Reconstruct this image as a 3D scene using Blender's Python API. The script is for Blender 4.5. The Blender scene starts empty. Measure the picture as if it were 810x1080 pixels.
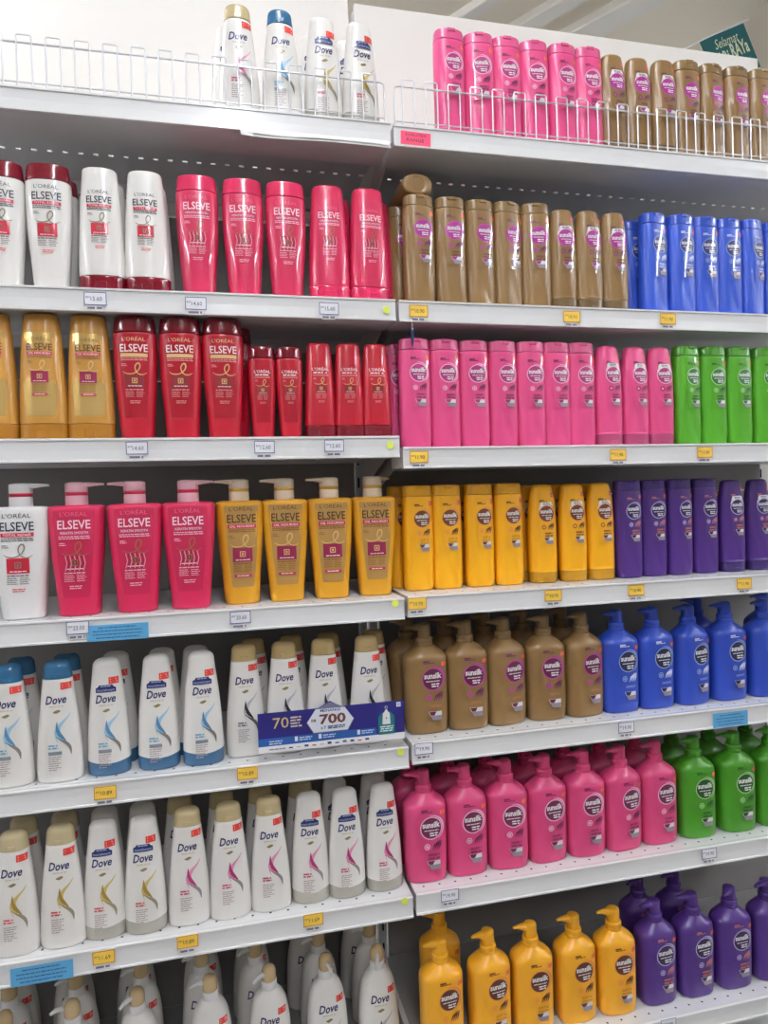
import bpy, math, random
from mathutils import Vector, Matrix
random.seed(7)
SC = bpy.context.scene
COL = SC.collection
R = math.radians

# ------------------------------------------------------------------ camera
F_PX = 721.6
CAM = Vector((-0.3028, -1.1642, 1.40))
YAW, PITCH, ROLL = 0.2274, -0.0168, -0.0298


def cam_axes():
    cy, sy = math.cos(YAW), math.sin(YAW)
    cp, sp = math.cos(PITCH), math.sin(PITCH)
    f = Vector((sy * cp, cy * cp, sp))
    r = Vector((cy, -sy, 0))
    u = r.cross(f)
    c, s = math.cos(ROLL), math.sin(ROLL)
    return r * c + u * s, -r * s + u * c, f


AR, AU, AF = cam_axes()


def ray(px, py):
    return AF + AR * ((px - 405) / F_PX) - AU * ((py - 540) / F_PX)


def hit_y(px, py, Y=0.0):
    d = ray(px, py)
    return CAM + d * ((Y - CAM.y) / d.y)


def hit_z(px, py, Z):
    d = ray(px, py)
    return CAM + d * ((Z - CAM.z) / d.z)


def x_at(px, Y, Z):
    """world x of the vertical plane y=Y at height Z under picture column px"""
    a, b = -4000.0, 4000.0
    lo, hi = -3.0, 3.0
    for _ in range(50):
        m = (lo + hi) / 2
        d = Vector((m, Y, Z)) - CAM
        if 405 + F_PX * d.dot(AR) / d.dot(AF) < px:
            lo = m
        else:
            hi = m
    return (lo + hi) / 2


cd = bpy.data.cameras.new('camera')
cam = bpy.data.objects.new('camera', cd)
COL.objects.link(cam)
cd.sensor_fit = 'HORIZONTAL'
cd.sensor_width = 36.0
cd.lens = F_PX * 36.0 / 810.0
cd.clip_start = 0.02
M = Matrix((AR, AU, -AF)).transposed().to_4x4()
M.translation = CAM
cam.matrix_world = M
SC.camera = cam

# ------------------------------------------------------------------ materials
MATS = {}


def lin(c):
    return tuple((v / 12.92 if v <= 0.04045 else ((v + 0.055) / 1.055) ** 2.4) for v in (x / 255.0 for x in c))


def mat(name, rgb, rough=0.4, coat=0.0, metal=0.0, trans=0.0, noise=0.02, bump=0.0, nscale=60.0):
    if name in MATS:
        return MATS[name]
    m = bpy.data.materials.new(name)
    m.use_nodes = True
    nt = m.node_tree
    b = nt.nodes['Principled BSDF']
    b.inputs['Base Color'].default_value = (*lin(rgb), 1)
    b.inputs['Roughness'].default_value = rough
    b.inputs['Metallic'].default_value = metal
    b.inputs['Coat Weight'].default_value = coat
    b.inputs['Coat Roughness'].default_value = 0.06
    if trans:
        b.inputs['Transmission Weight'].default_value = trans
    if noise:
        tc = nt.nodes.new('ShaderNodeTexCoord')
        n = nt.nodes.new('ShaderNodeTexNoise')
        n.inputs['Scale'].default_value = nscale
        n.inputs['Detail'].default_value = 2.0
        mr = nt.nodes.new('ShaderNodeMapRange')
        mr.inputs['To Min'].default_value = max(0.02, rough - noise)
        mr.inputs['To Max'].default_value = min(1, rough + noise)
        nt.links.new(tc.outputs['Object'], n.inputs['Vector'])
        nt.links.new(n.outputs['Fac'], mr.inputs['Value'])
        nt.links.new(mr.outputs['Result'], b.inputs['Roughness'])
        if bump:
            bp = nt.nodes.new('ShaderNodeBump')
            bp.inputs['Strength'].default_value = bump
            bp.inputs['Distance'].default_value = 0.01
            nt.links.new(n.outputs['Fac'], bp.inputs['Height'])
            nt.links.new(bp.outputs['Normal'], b.inputs['Normal'])
    MATS[name] = m
    return m


def ink(rgb, rough=0.45):
    return mat('ink_%02x%02x%02x' % rgb, rgb, rough, 0.7, noise=0.0)


def glow(name, rgb, strength):
    m = bpy.data.materials.new(name)
    m.use_nodes = True
    nt = m.node_tree
    b = nt.nodes['Principled BSDF']
    b.inputs['Base Color'].default_value = (*lin(rgb), 1)
    b.inputs['Emission Color'].default_value = (*lin(rgb), 1)
    b.inputs['Emission Strength'].default_value = strength
    return m


METAL_WHITE = mat('white_painted_steel', (226, 226, 226), 0.35, 0.15)
METAL_RAIL = mat('white_plastic_rail', (232, 232, 231), 0.22, 0.4)
METAL_SIDE = mat('cream_painted_bracket', (205, 198, 192), 0.45)
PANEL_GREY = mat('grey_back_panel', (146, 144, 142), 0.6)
PANEL_WHITE = mat('white_back_panel', (236, 232, 225), 0.5)
HOLE = mat('dark_hole', (25, 25, 26), 0.8)
CHROME = mat('zinc_plated_wire', (222, 222, 224), 0.3, 0.2, 0.55)
PAPER = mat('white_paper', (238, 238, 236), 0.7)

# ------------------------------------------------------------------ mesh helpers


class MB:
    """collects faces with materials into one mesh"""

    def __init__(s):
        s.v, s.f, s.m, s.sm, s.mats = [], [], [], [], []

    def mi(s, m):
        if m not in s.mats:
            s.mats.append(m)
        return s.mats.index(m)

    def add(s, vs, fs, m, smooth=False):
        o = len(s.v)
        s.v += [tuple(v) for v in vs]
        k = s.mi(m)
        for f in fs:
            s.f.append([o + i for i in f])
            s.m.append(k)
            s.sm.append(smooth)

    def box(s, x0, x1, y0, y1, z0, z1, m, bev=0.0):
        if bev <= 0:
            vs = [(x, y, z) for z in (z0, z1) for y in (y0, y1) for x in (x0, x1)]
            fs = [(0, 2, 3, 1), (4, 5, 7, 6), (0, 1, 5, 4), (2, 6, 7, 3), (0, 4, 6, 2), (1, 3, 7, 5)]
            s.add(vs, fs, m)
            return
        b = min(bev, (x1 - x0) / 2.01, (y1 - y0) / 2.01, (z1 - z0) / 2.01)
        rings = []
        for z, ins in ((z0, b), (z0 + b, 0), (z1 - b, 0), (z1, b)):
            X0, X1, Y0, Y1 = x0 + ins, x1 - ins, y0 + ins, y1 - ins
            c = b if ins == 0 else b * 0.3
            rings.append([(X0 + c, Y0, z), (X1 - c, Y0, z), (X1, Y0 + c, z), (X1, Y1 - c, z),
                          (X1 - c, Y1, z), (X0 + c, Y1, z), (X0, Y1 - c, z), (X0, Y0 + c, z)])
        s.loft(rings, m, smooth=False)

    def loft(s, rings, m, smooth=True, cap0=True, cap1=True):
        n = len(rings[0])
        vs = [p for r in rings for p in r]
        fs = []
        for i in range(len(rings) - 1):
            for j in range(n):
                k = (j + 1) % n
                fs.append((i * n + j, i * n + k, (i + 1) * n + k, (i + 1) * n + j))
        s.add(vs, fs, m, smooth)
        if cap0:
            s.add(rings[0], [tuple(reversed(range(n)))], m)
        if cap1:
            s.add(rings[-1], [tuple(range(n))], m)

    def tube(s, pts, r, m, n=6, cap=True):
        pts = [Vector(p) for p in pts]
        rings = []
        for i, p in enumerate(pts):
            d = (pts[min(i + 1, len(pts) - 1)] - pts[max(i - 1, 0)]).normalized()
            a = Vector((0, 0, 1)) if abs(d.z) < 0.9 else Vector((0, 1, 0))
            e1 = d.cross(a).normalized()
            e2 = d.cross(e1)
            rr = r[i] if isinstance(r, (list, tuple)) else r
            rings.append([p + (e1 * math.cos(t) + e2 * math.sin(t)) * rr for t in [2 * math.pi * k / n for k in range(n)]])
        s.loft(rings, m, True, cap, cap)

    def mesh(s, name):
        me = bpy.data.meshes.new(name)
        me.from_pydata(s.v, [], s.f)
        for m in s.mats:
            me.materials.append(m)
        me.polygons.foreach_set('material_index', s.m)
        me.polygons.foreach_set('use_smooth', s.sm)
        me.update()
        return me

    def build(s, name, parent=None, loc=None):
        o = bpy.data.objects.new(name, s.mesh(name))
        COL.objects.link(o)
        o.parent = parent
        if loc is not None:
            o.location = loc
        return o


def tag(o, label=None, cat=None, group=None, kind=None):
    if label:
        o['label'] = label
    if cat:
        o['category'] = cat
    if group:
        o['group'] = group
    if kind:
        o['kind'] = kind
    return o


def empty(name, loc=(0, 0, 0), rz=0.0):
    o = bpy.data.objects.new(name, None)
    COL.objects.link(o)
    o.location = loc
    o.rotation_euler.z = rz
    o.empty_display_size = 0.02
    return o


def copy_tree(o, parent=None):
    c = o.copy()
    COL.objects.link(c)
    c.parent = parent
    for ch in list(o.children):
        copy_tree(ch, c)
    return c


# ---- lettering
TXT = {}


def text_poly(s, shear=0.0, bold=0.0):
    k = (s, shear, bold)
    if k in TXT:
        return TXT[k]
    c = bpy.data.curves.new('lettering', 'FONT')
    c.body = s
    c.size = 1.0
    c.resolution_u = 2
    c.shear = shear
    c.offset = bold
    o = bpy.data.objects.new('lettering', c)
    COL.objects.link(o)
    dg = bpy.context.evaluated_depsgraph_get()
    dg.update()
    ev = o.evaluated_get(dg)
    me = ev.to_mesh()
    vs = [(v.co.x, v.co.y) for v in me.vertices]
    fs = [tuple(p.vertices) for p in me.polygons]
    ev.to_mesh_clear()
    bpy.data.objects.remove(o)
    bpy.data.curves.remove(c)
    x0, x1 = min(v[0] for v in vs), max(v[0] for v in vs)
    y0, y1 = min(v[1] for v in vs), max(v[1] for v in vs)
    TXT[k] = (vs, fs, x0, x1, y0, y1)
    return TXT[k]


class Art(MB):
    """print laid on a curved front: coordinates are x, z on the bottle"""

    def __init__(s, fy, amax=None, eps=0.0003):
        super().__init__()
        s.fy, s.amax, s.eps = fy, amax, eps
        s.lay = 0

    def P(s, x, z):
        if s.amax:
            a = s.amax(z) * 0.96
            x = max(-a, min(a, x))
        return (x, s.fy(x, z) - s.eps - s.lay * 0.00013, z)

    def strip(s, rows, m, nx=8):
        """rows of (z, xl, xr)"""
        s.lay += 1
        vs = [s.P(xl + (xr - xl) * i / nx, z) for z, xl, xr in rows for i in range(nx + 1)]
        w = nx + 1
        fs = []
        up = rows[-1][0] > rows[0][0]
        for r in range(len(rows) - 1):
            for i in range(nx):
                q = (r * w + i, r * w + i + 1, (r + 1) * w + i + 1, (r + 1) * w + i)
                fs.append(q if up else tuple(reversed(q)))
        s.add(vs, fs, m, True)

    def rect(s, x0, x1, z0, z1, m, nx=6, nz=2):
        s.strip([(z0 + (z1 - z0) * i / nz, x0, x1) for i in range(nz + 1)], m, nx)

    def disc(s, x, z, r, m, n=14, rz=None):
        rz = rz or r
        s.strip([(z - rz * math.cos(math.pi * i / n), x - r * math.sin(math.pi * i / n), x + r * math.sin(math.pi * i / n)) for i in range(n + 1)], m, 8)

    def stroke(s, pts, w, m):
        """pts (x,z); w one width or a list"""
        s.lay += 1
        if 4 <= len(pts) < 13:                        # round the corners off
            ws = list(w) if isinstance(w, (list, tuple)) else [w] * len(pts)
            for _ in range(2):
                P2, W2 = [pts[0]], [ws[0]]
                for k in range(len(pts) - 1):
                    for t in (0.25, 0.75):
                        P2.append(tuple(pts[k][q] * (1 - t) + pts[k + 1][q] * t for q in (0, 1)))
                        W2.append(ws[k] * (1 - t) + ws[k + 1] * t)
                pts, ws = P2 + [pts[-1]], W2 + [ws[-1]]
            w = ws
        n = len(pts)
        vs = []
        for i, (x, z) in enumerate(pts):
            a, b = pts[max(0, i - 1)], pts[min(n - 1, i + 1)]
            dx, dz = b[0] - a[0], b[1] - a[1]
            L = math.hypot(dx, dz) or 1
            ww = (w[i] if isinstance(w, (list, tuple)) else w) / 2
            nx_, nz_ = -dz / L * ww, dx / L * ww
            vs += [s.P(x + nx_, z + nz_), s.P(x - nx_, z - nz_)]
        fs = [(2 * i, 2 * i + 1, 2 * i + 3, 2 * i + 2) for i in range(n - 1)]
        s.add(vs, fs, m, True)

    def arc(s, x, z, r, a0, a1, w, m, n=28):
        s.stroke([(x + r * math.cos(R(a0 + (a1 - a0) * i / n)), z + r * math.sin(R(a0 + (a1 - a0) * i / n))) for i in range(n + 1)],
                 w if not callable(w) else [w(i / n) for i in range(n + 1)], m)

    def text(s, t, x, z, m, width=None, height=None, shear=0.0, bold=0.0, align='C', tilt=0.0):
        """centre (or left) x, baseline z"""
        s.lay += 1
        vs, fs, x0, x1, y0, y1 = text_poly(t, shear, bold)
        sx = (width / (x1 - x0)) if width else None
        sy = (height / (y1 - y0)) if height else None
        sx = sx or sy
        sy = sy or sx
        ox = x - (x1 - x0) * sx / 2 if align == 'C' else x
        s.add([s.P(ox + (vx - x0) * sx, z + (vy - min(0, y0) * 0) * sy + (ox + (vx - x0) * sx - x) * tilt) for vx, vy in vs], fs, m, False)

    def lines(s, x0, x1, z, n, pitch, h, m, rag=0.25, align='L', seed=1):
        """rows of tiny print too small to read"""
        rr = random.Random(seed)
        for k in range(n):
            zz = z - k * pitch
            L = (x1 - x0) * (1 - rag * rr.random())
            a = x0 if align == 'L' else (x0 + x1 - L) / 2
            e = a + L
            while a < e - 0.0006:
                b = min(e, a + h * (1.5 + 3.5 * rr.random()))
                s.rect(a, b, zz - h / 2, zz + h / 2, m, 1, 1)
                s.lay -= 1
                a = b + h * 0.6


# ------------------------------------------------------------------ bottle shapes
NSEG = 44


def pchip(xs, ys):
    n = len(xs)
    h = [xs[i + 1] - xs[i] for i in range(n - 1)]
    d = [(ys[i + 1] - ys[i]) / h[i] for i in range(n - 1)]
    m = [0.0] * n
    m[0], m[-1] = d[0], d[-1]
    for i in range(1, n - 1):
        m[i] = 0 if d[i - 1] * d[i] <= 0 else 2 * d[i - 1] * d[i] / (d[i - 1] + d[i])

    def f(x):
        if x <= xs[0]:
            return ys[0]
        if x >= xs[-1]:
            return ys[-1]
        i = max(k for k in range(n - 1) if xs[k] <= x)
        t = (x - xs[i]) / h[i]
        return ((1 + 2 * t) * (1 - t) ** 2 * ys[i] + t * (1 - t) ** 2 * h[i] * m[i] + t * t * (3 - 2 * t) * ys[i + 1] + t * t * (t - 1) * h[i] * m[i + 1])
    return f


class Shape:
    def __init__(s, keys, relief=None):
        """keys: (z, half width, half depth, exponent)"""
        zs = [k[0] for k in keys]
        s.a, s.b, s.n = (pchip(zs, [k[i] for k in keys]) for i in (1, 2, 3))
        s.relief = relief

    def fy(s, x, z):
        a, b, n = s.a(z), s.b(z), s.n(z)
        t = min(0.999, abs(x) / a)
        return -b * (1 - t ** n) ** (1 / n)

    def ring(s, z, ins=0.0, zz=None):
        a, b, n = s.a(z) - ins, s.b(z) - ins, s.n(z)
        out = []
        for k in range(NSEG):
            t = 2 * math.pi * (k + 0.5) / NSEG
            c, si = math.cos(t), math.sin(t)
            x = a * math.copysign(abs(c) ** (2 / n), c)
            y = b * math.copysign(abs(si) ** (2 / n), si)
            if s.relief and y < 0 and ins == 0:
                y += s.relief(x, z) * min(1, abs(y) / b * 1.3)
            out.append((x, y, z if zz is None else zz))
        return out

    def rings(s, z0, z1, nz, fb=(0, 0), ft=(0, 0), off=0.0):
        """fb, ft = (height, inset) of the rounded ends"""
        out = []
        if fb[0] > 0:
            for i in range(5):
                t = math.pi / 2 * i / 5
                out.append(s.ring(z0 + fb[0] * (1 - math.cos(t)) if False else z0 + fb[0] * (1 - math.sin(math.pi / 2 - t)), fb[1] * (1 - math.sin(t)) - off))
        za, zb = z0 + fb[0], z1 - ft[0]
        for i in range(nz + 1):
            out.append(s.ring(za + (zb - za) * i / nz, -off))
        if ft[0] > 0:
            for i in range(1, 7):
                t = math.pi / 2 * i / 6
                out.append(s.ring(zb + ft[0] * math.sin(t), ft[1] * (1 - math.cos(t)) - off))
        return out


def circ(r, z, n=24, cx=0.0, cy=0.0, ry=None):
    return [(cx + r * math.cos(2 * math.pi * k / n), cy + (ry or r) * math.sin(2 * math.pi * k / n), z) for k in range(n)]


def lathe(mb, prof, m, n=24):
    mb.loft([circ(r, z, n) for r, z in prof], m)


WHITE = (240, 240, 238)

# ---- the round-badge range (shampoo, conditioner, pump) -----------------
# colour, cap, badge, badge ring, dark print, flag, sticker
SUN = {
    'pink': dict(body=(228, 78, 136), cap=(218, 88, 138), badge=(176, 44, 118), ring=(240, 190, 215), dark=(120, 30, 80), accent=(150, 50, 100)),
    'brown': dict(body=(142, 110, 66), cap=(134, 106, 66), badge=(168, 40, 140), ring=(190, 70, 160), dark=(110, 40, 90), accent=(120, 70, 60)),
    'blue': dict(body=(52, 88, 200), cap=(46, 80, 186), badge=(30, 40, 110), ring=(150, 170, 220), dark=(225, 230, 240), accent=(180, 195, 230)),
    'green': dict(body=(84, 168, 34), cap=(78, 152, 40), badge=(52, 120, 60), ring=(170, 215, 150), dark=(40, 90, 30), accent=(50, 100, 40)),
    'yellow': dict(body=(250, 180, 22), cap=(232, 168, 26), badge=(118, 58, 30), ring=(240, 150, 70), dark=(110, 55, 25), accent=(150, 90, 30)),
    'purple': dict(body=(78, 44, 126), cap=(68, 42, 120), badge=(40, 28, 90), ring=(190, 180, 220), dark=(200, 120, 120), accent=(190, 110, 90)),
}
PUMPBADGE = {'brown': (100, 18, 66), 'pink': (112, 26, 74), 'blue': (22, 26, 66), 'green': (24, 76, 30), 'yellow': (96, 44, 28), 'purple': (42, 28, 72)}
PUMPBODY = {'blue': (46, 76, 182), 'green': (70, 146, 32), 'pink': (214, 70, 122), 'purple': (80, 48, 128), 'yellow': (246, 176, 40)}
STICK = (242, 96, 62)


def sun_relief(a, h, depth=0.0026):
    """a long valley sweeping from the upper left down to the lower right"""
    def f(x, z):
        t = z / h
        if t > 0.84:
            return 0.0
        u = max(0, min(1, (0.84 - t) / 0.80))
        c1 = a * (-0.85 + 1.38 * (u ** 1.35))
        q = x - c1
        w = 0.0018
        g = 1 / (1 + math.exp(max(-40, min(40, q / w * 2))))
        tail = math.exp(min(0, q) / (a * 0.5))
        fade = min(1, (0.84 - t) / 0.16) * min(1, t / 0.08)
        return depth * fade * g * tail
    return f


def sun_art(art, c, cx, cz, r, kind, badge=None, word=None):
    w = ink(WHITE)
    bd = ink(badge or c['badge'])
    dk = ink(c['dark'])
    rg = ink(c['ring'])
    if kind == 'C':                                 # white shield behind the badge
        art.strip([(cz - r * 0.4, cx - r * 1.02, cx + r * 1.02), (cz + r * 0.5, cx - r * 1.05, cx + r * 1.05), (cz + r * 1.35, cx - r * 0.82, cx + r * 0.82), (cz + r * 1.55, cx - r * 0.72, cx + r * 0.72)], w, 8)
        art.lines(cx - r * 0.5, cx + r * 0.5, cz + r * 1.35, 2, r * 0.16, r * 0.09, ink((90, 80, 90)), 0.2, 'C')
    art.disc(cx, cz, r * 1.1, rg)
    art.disc(cx, cz, r, bd)
    art.arc(cx, cz, r * 1.22, 100, -60, lambda t: r * 0.16 * math.sin(math.pi * t) + 0.0002, rg)
    art.text('sunsilk', cx, cz + r * 0.08, w, width=r * 1.75, height=r * 0.56, bold=0.03)
    art.lines(cx - r * 0.7, cx + r * 0.7, cz - r * 0.2, 1, 1, r * 0.08, w, 0.0, 'C')
    art.lines(cx - r * 0.2, cx + r * 0.65, cz - r * 0.48, 2, r * 0.22, r * 0.12, w, 0.15, 'C', 3)
    # small print top left and price flash
    art.lines(cx - r * 0.95, cx - r * 0.25, cz + r * 1.72, 1, 1, r * 0.14, dk, 0.0)
    art.lines(cx - r * 0.95, cx + r * 0.2, cz + r * 1.56, 1, 1, r * 0.09, dk, 0.0)
    # little round mark and curls under the badge
    ix, iz = cx - r * 0.45, cz - r * 1.75
    art.arc(ix, iz, r * 0.25, 0, 360, r * 0.09, rg if kind != 'C' else dk, 16)
    art.disc(ix, iz, r * 0.13, rg, 8)
    for k in range(4):
        art.stroke([(cx + r * (0.05 + 0.22 * k), iz - r * 0.35), (cx + r * (0.25 + 0.2 * k), iz + r * 0.1), (cx + r * (0.75 + 0.08 * k), iz + r * 0.5)], [r * 0.03, r * 0.17, r * 0.03], dk)
    # two lines of name and the two-tone flag
    tz = cz - r * 2.75
    if word:
        for i, t in enumerate(word):
            art.text(t, cx - r * 0.35, tz + r * 0.05 - i * r * 0.36, ink(c['accent']), width=r * (1.1 if len(t) > 4 else 0.9), height=r * 0.24, align='L')
    else:
        art.lines(cx - r * 0.35, cx + r * 0.8, tz + r * 0.2, 2, r * 0.34, r * 0.2, ink(c['accent']), 0.1)
    fz = cz - r * 3.5
    art.strip([(fz, cx - r * 0.35, cx + r * 0.8), (fz + r * 0.4, cx - r * 0.55, cx + r * 0.8)], ink((225, 220, 222)), 5)
    art.strip([(fz - r * 0.45, cx - r * 0.1, cx + r * 0.8), (fz, cx - r * 0.35, cx + r * 0.8)], ink((150, 140, 150)), 5)
    art.strip([(fz + r * 0.02, cx - r * 0.3, cx + r * 0.05), (fz + r * 0.38, cx - r * 0.5, cx + r * 0.25)], bd, 3)


def sticker(sh, x0, x1, z0, z1, m, tilt=0.0, rnd=False):
    a = Art(sh.fy, sh.a, 0.0006)
    if rnd:
        a.disc((x0 + x1) / 2, (z0 + z1) / 2, (x1 - x0) / 2, m)
    else:
        a.strip([(z0, x0, x1), (z1, x0, x1)], m, 4)
    w = ink((250, 200, 190))
    h = z1 - z0
    a.lines(x0 + (x1 - x0) * 0.15, x1 - (x1 - x0) * 0.12, z0 + h * 0.68, 2, h * 0.36, h * 0.2, w, 0.1, 'C', 5)
    return a


def film(art, x0, x1, z0, z1, cw, c):
    """glossy clear label film: the bottle colour under a mirror-smooth coat"""
    m = mat('label_film_%s' % cw, c['body'], 0.3, 1.0, noise=0)
    m.node_tree.nodes['Principled BSDF'].inputs['Coat Roughness'].default_value = 0.03
    art.strip([(z0 + (z1 - z0) * i / 10, x0, x1) for i in range(11)], m, 12)


def k_sun_shampoo(cw):
    c = SUN[cw]
    h, a = 0.195, 0.0288
    sh = Shape([(0, a * 0.93, 0.0185, 2.5), (0.02, a, 0.0195, 2.5), (0.12, a, 0.0195, 2.5), (0.16, a * 0.99, 0.019, 2.5), (h, a * 0.92, 0.0175, 2.6)], sun_relief(a, h))
    body = mat('glossy_%s_bottle' % cw, c['body'], 0.36, 0.12)
    capm = mat('%s_cap' % cw, c['cap'], 0.3, 0.3)
    zc = 0.1745
    b = MB()
    base = sh.ring(0, 0.004)
    lens = [(x * 0.5, y * 0.97, 0.0) for x, y, z in base]
    b.loft([[(x * 0.9, y * 0.9, 0.0012) for x, y, z in lens], lens] + sh.rings(0, zc, 40, (0.004, 0.004), (0.0008, 0.0006)), body)
    k = MB()
    k.loft(sh.rings(zc + 0.0006, h, 4, (0.0006, 0.0005), (0.0035, 0.004), 0.0002), capm)
    k.strip = None
    kk = MB()                                        # thumb lip of the flip lid
    rr = sh.ring(h - 0.004)
    y = sh.fy(0, h - 0.004)
    kk.box(-0.008, 0.008, y - 0.0016, y + 0.004, h - 0.0075, h - 0.0008, capm, 0.0012)
    art = Art(sh.fy, sh.a)
    film(art, -0.0115, 0.0235, 0.070, 0.170, cw, c)
    sun_art(art, c, 0.003, 0.133, 0.0152, 'S', None, ['SOFT &', 'SMOOTH'] if cw == 'yellow' else None)
    st = sticker(sh, 0.0165, 0.0245, 0.157, 0.1655, ink(STICK))
    return [('body', b, None), ('flip_cap', k, None), ('lid_tab', kk, 'flip_cap'), ('printed_label', art, None), ('price_sticker', st, None)]


def k_sun_conditioner(cw):
    c = SUN[cw]
    h, a = 0.191, 0.0282
    sh = Shape([(0, a * 0.95, 0.0185, 2.4), (0.03, a * 0.99, 0.0195, 2.4), (0.08, a, 0.0195, 2.4), (0.14, a * 0.95, 0.0185, 2.4), (0.175, a * 0.8, 0.016, 2.3), (h, a * 0.7, 0.0145, 2.2)], sun_relief(a, h))
    body = mat('glossy_%s_bottle' % cw, c['body'], 0.36, 0.12)
    capm = mat('%s_base_cap' % cw, tuple(int(v * 0.84) for v in c['cap']), 0.35, 0.2)
    zc = 0.021
    b = MB()
    b.loft(sh.rings(zc, h, 40, (0.0008, 0.0006), (0.006, 0.009)), body)
    k = MB()
    k.loft(sh.rings(0, zc - 0.0006, 4, (0.003, 0.002), (0.0006, 0.0005), 0.0003), capm)
    kk = MB()
    y = sh.fy(0, 0.008)
    kk.box(-0.007, 0.007, y - 0.0014, y + 0.004, 0.0015, 0.009, capm, 0.001)
    art = Art(sh.fy, sh.a)
    film(art, -0.0125, 0.0215, 0.070, 0.160, cw, c)
    sun_art(art, c, 0.003, 0.134, 0.0148, 'C')
    st = sticker(sh, 0.0125, 0.0195, 0.166, 0.1745, ink(STICK))
    return [('body', b, None), ('base_cap', k, None), ('lid_tab', kk, 'base_cap'), ('printed_label', art, None), ('price_sticker', st, None)]


def pump_head(z0, collar, head, band=None):
    """collar, stem and beaked nozzle pointing to -x"""
    c = MB()
    lathe(c, [(0.0150, z0), (0.0156, z0 + 0.001), (0.0156, z0 + 0.0068), (0.0152, z0 + 0.0074), (0.0156, z0 + 0.008), (0.0155, z0 + 0.0145), (0.0148, z0 + 0.0158), (0.0125, z0 + 0.0162)], collar)
    p = MB()
    z1 = z0 + 0.0162
    lathe(p, [(0.0122, z1), (0.0125, z1 + 0.0008), (0.0122, z1 + 0.018), (0.0118, z1 + 0.0225), (0.0104, z1 + 0.0246), (0.006, z1 + 0.0256), (0.0005, z1 + 0.0258)], head)
    rings = []                                       # beak
    for t in range(11):
        u = t / 10
        x = -0.003 - 0.0315 * u
        top = z1 + 0.0252 - 0.0012 * u - 0.0034 * u * u
        hz = (0.0085 * (1 - u) ** 1.4 + 0.0021)
        hy = 0.0100 * (1 - u) + 0.0034 * u
        rings.append([(x, hy * math.cos(q), top - hz + hz * math.sin(q)) for q in [2 * math.pi * k / 14 for k in range(14)]])
    n = MB()
    n.loft(rings, head)
    return c, p, n


def k_sun_pump(cw):
    c = SUN[cw]
    a, hb = 0.0405, 0.159
    sh = Shape([(0, a * 0.90, 0.025, 3.0), (0.006, a * 0.93, 0.0265, 3.2), (0.03, a * 0.97, 0.028, 3.2), (0.09, a * 0.98, 0.0285, 3.0), (0.132, a, 0.0285, 2.8), (0.1385, a * 0.98, 0.028, 2.7), (0.1425, a * 0.93, 0.0265, 2.6), (0.1465, a * 0.83, 0.0245, 2.4), (hb, a * 0.42, 0.0160, 2.0)],
               sun_relief(a, hb * 0.95, 0.0030))
    body = mat('satin_%s_pump_bottle' % cw, PUMPBODY.get(cw, c['body']), 0.36, 0.2)
    capm = mat('%s_pump' % cw, PUMPBODY.get(cw, c['cap']), 0.33, 0.2)
    b = MB()
    rings = sh.rings(0, hb, 44, (0.003, 0.003))
    # gently notched foot
    rings[0] = [(x, y, z + 0.0022 * (0.5 + 0.5 * math.cos(x / a * 9.0))) for x, y, z in rings[0]]
    b.loft(rings, body)
    cc, p, n = pump_head(hb - 0.001, capm, capm)
    art = Art(sh.fy, sh.a)
    word = {'brown': ['HAIR FALL'], 'blue': ['DANDRUFF'], 'yellow': ['SOFT &', 'SMOOTH']}.get(cw)
    cd2 = dict(c)
    if cw == 'brown':
        cd2['accent'] = (210, 130, 90)
    sun_art(art, cd2, 0.0065, 0.101, 0.0190, 'P', PUMPBADGE[cw], word)
    st = sticker(sh, 0.0235, 0.0335, 0.123, 0.131, ink(STICK), rnd=(cw == 'green'))
    return [('body', b, None), ('pump_collar', cc, None), ('pump_head', p, None), ('nozzle', n, 'pump_head'), ('printed_label', art, None), ('price_sticker', st, None)]


# ---- the tapered range --------------------------------------------------
ELS = {
    'white': dict(body=(238, 236, 234), cap=(124, 16, 36), top=(60, 60, 70), word=(40, 44, 60), bar=(206, 40, 70), box=(196, 22, 52), fine=(120, 110, 115), pump=(226, 224, 224)),
    'pink': dict(body=(212, 40, 86), cap=(222, 50, 96), top=(236, 110, 140), word=(250, 225, 232), bar=(206, 58, 104), box=(150, 16, 50), fine=(245, 190, 205), pump=(230, 180, 190)),
    'gold': dict(body=(198, 144, 60), cap=(176, 118, 36), top=(96, 58, 20), word=(80, 46, 20), bar=(200, 40, 90), box=(150, 18, 70), fine=(150, 100, 50), pump=(232, 214, 190)),
    'red': dict(body=(190, 18, 44), cap=(96, 10, 28), top=(240, 196, 140), word=(250, 232, 232), bar=(226, 190, 130), box=(140, 10, 30), fine=(236, 150, 150), pump=(220, 200, 200)),
}


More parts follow.
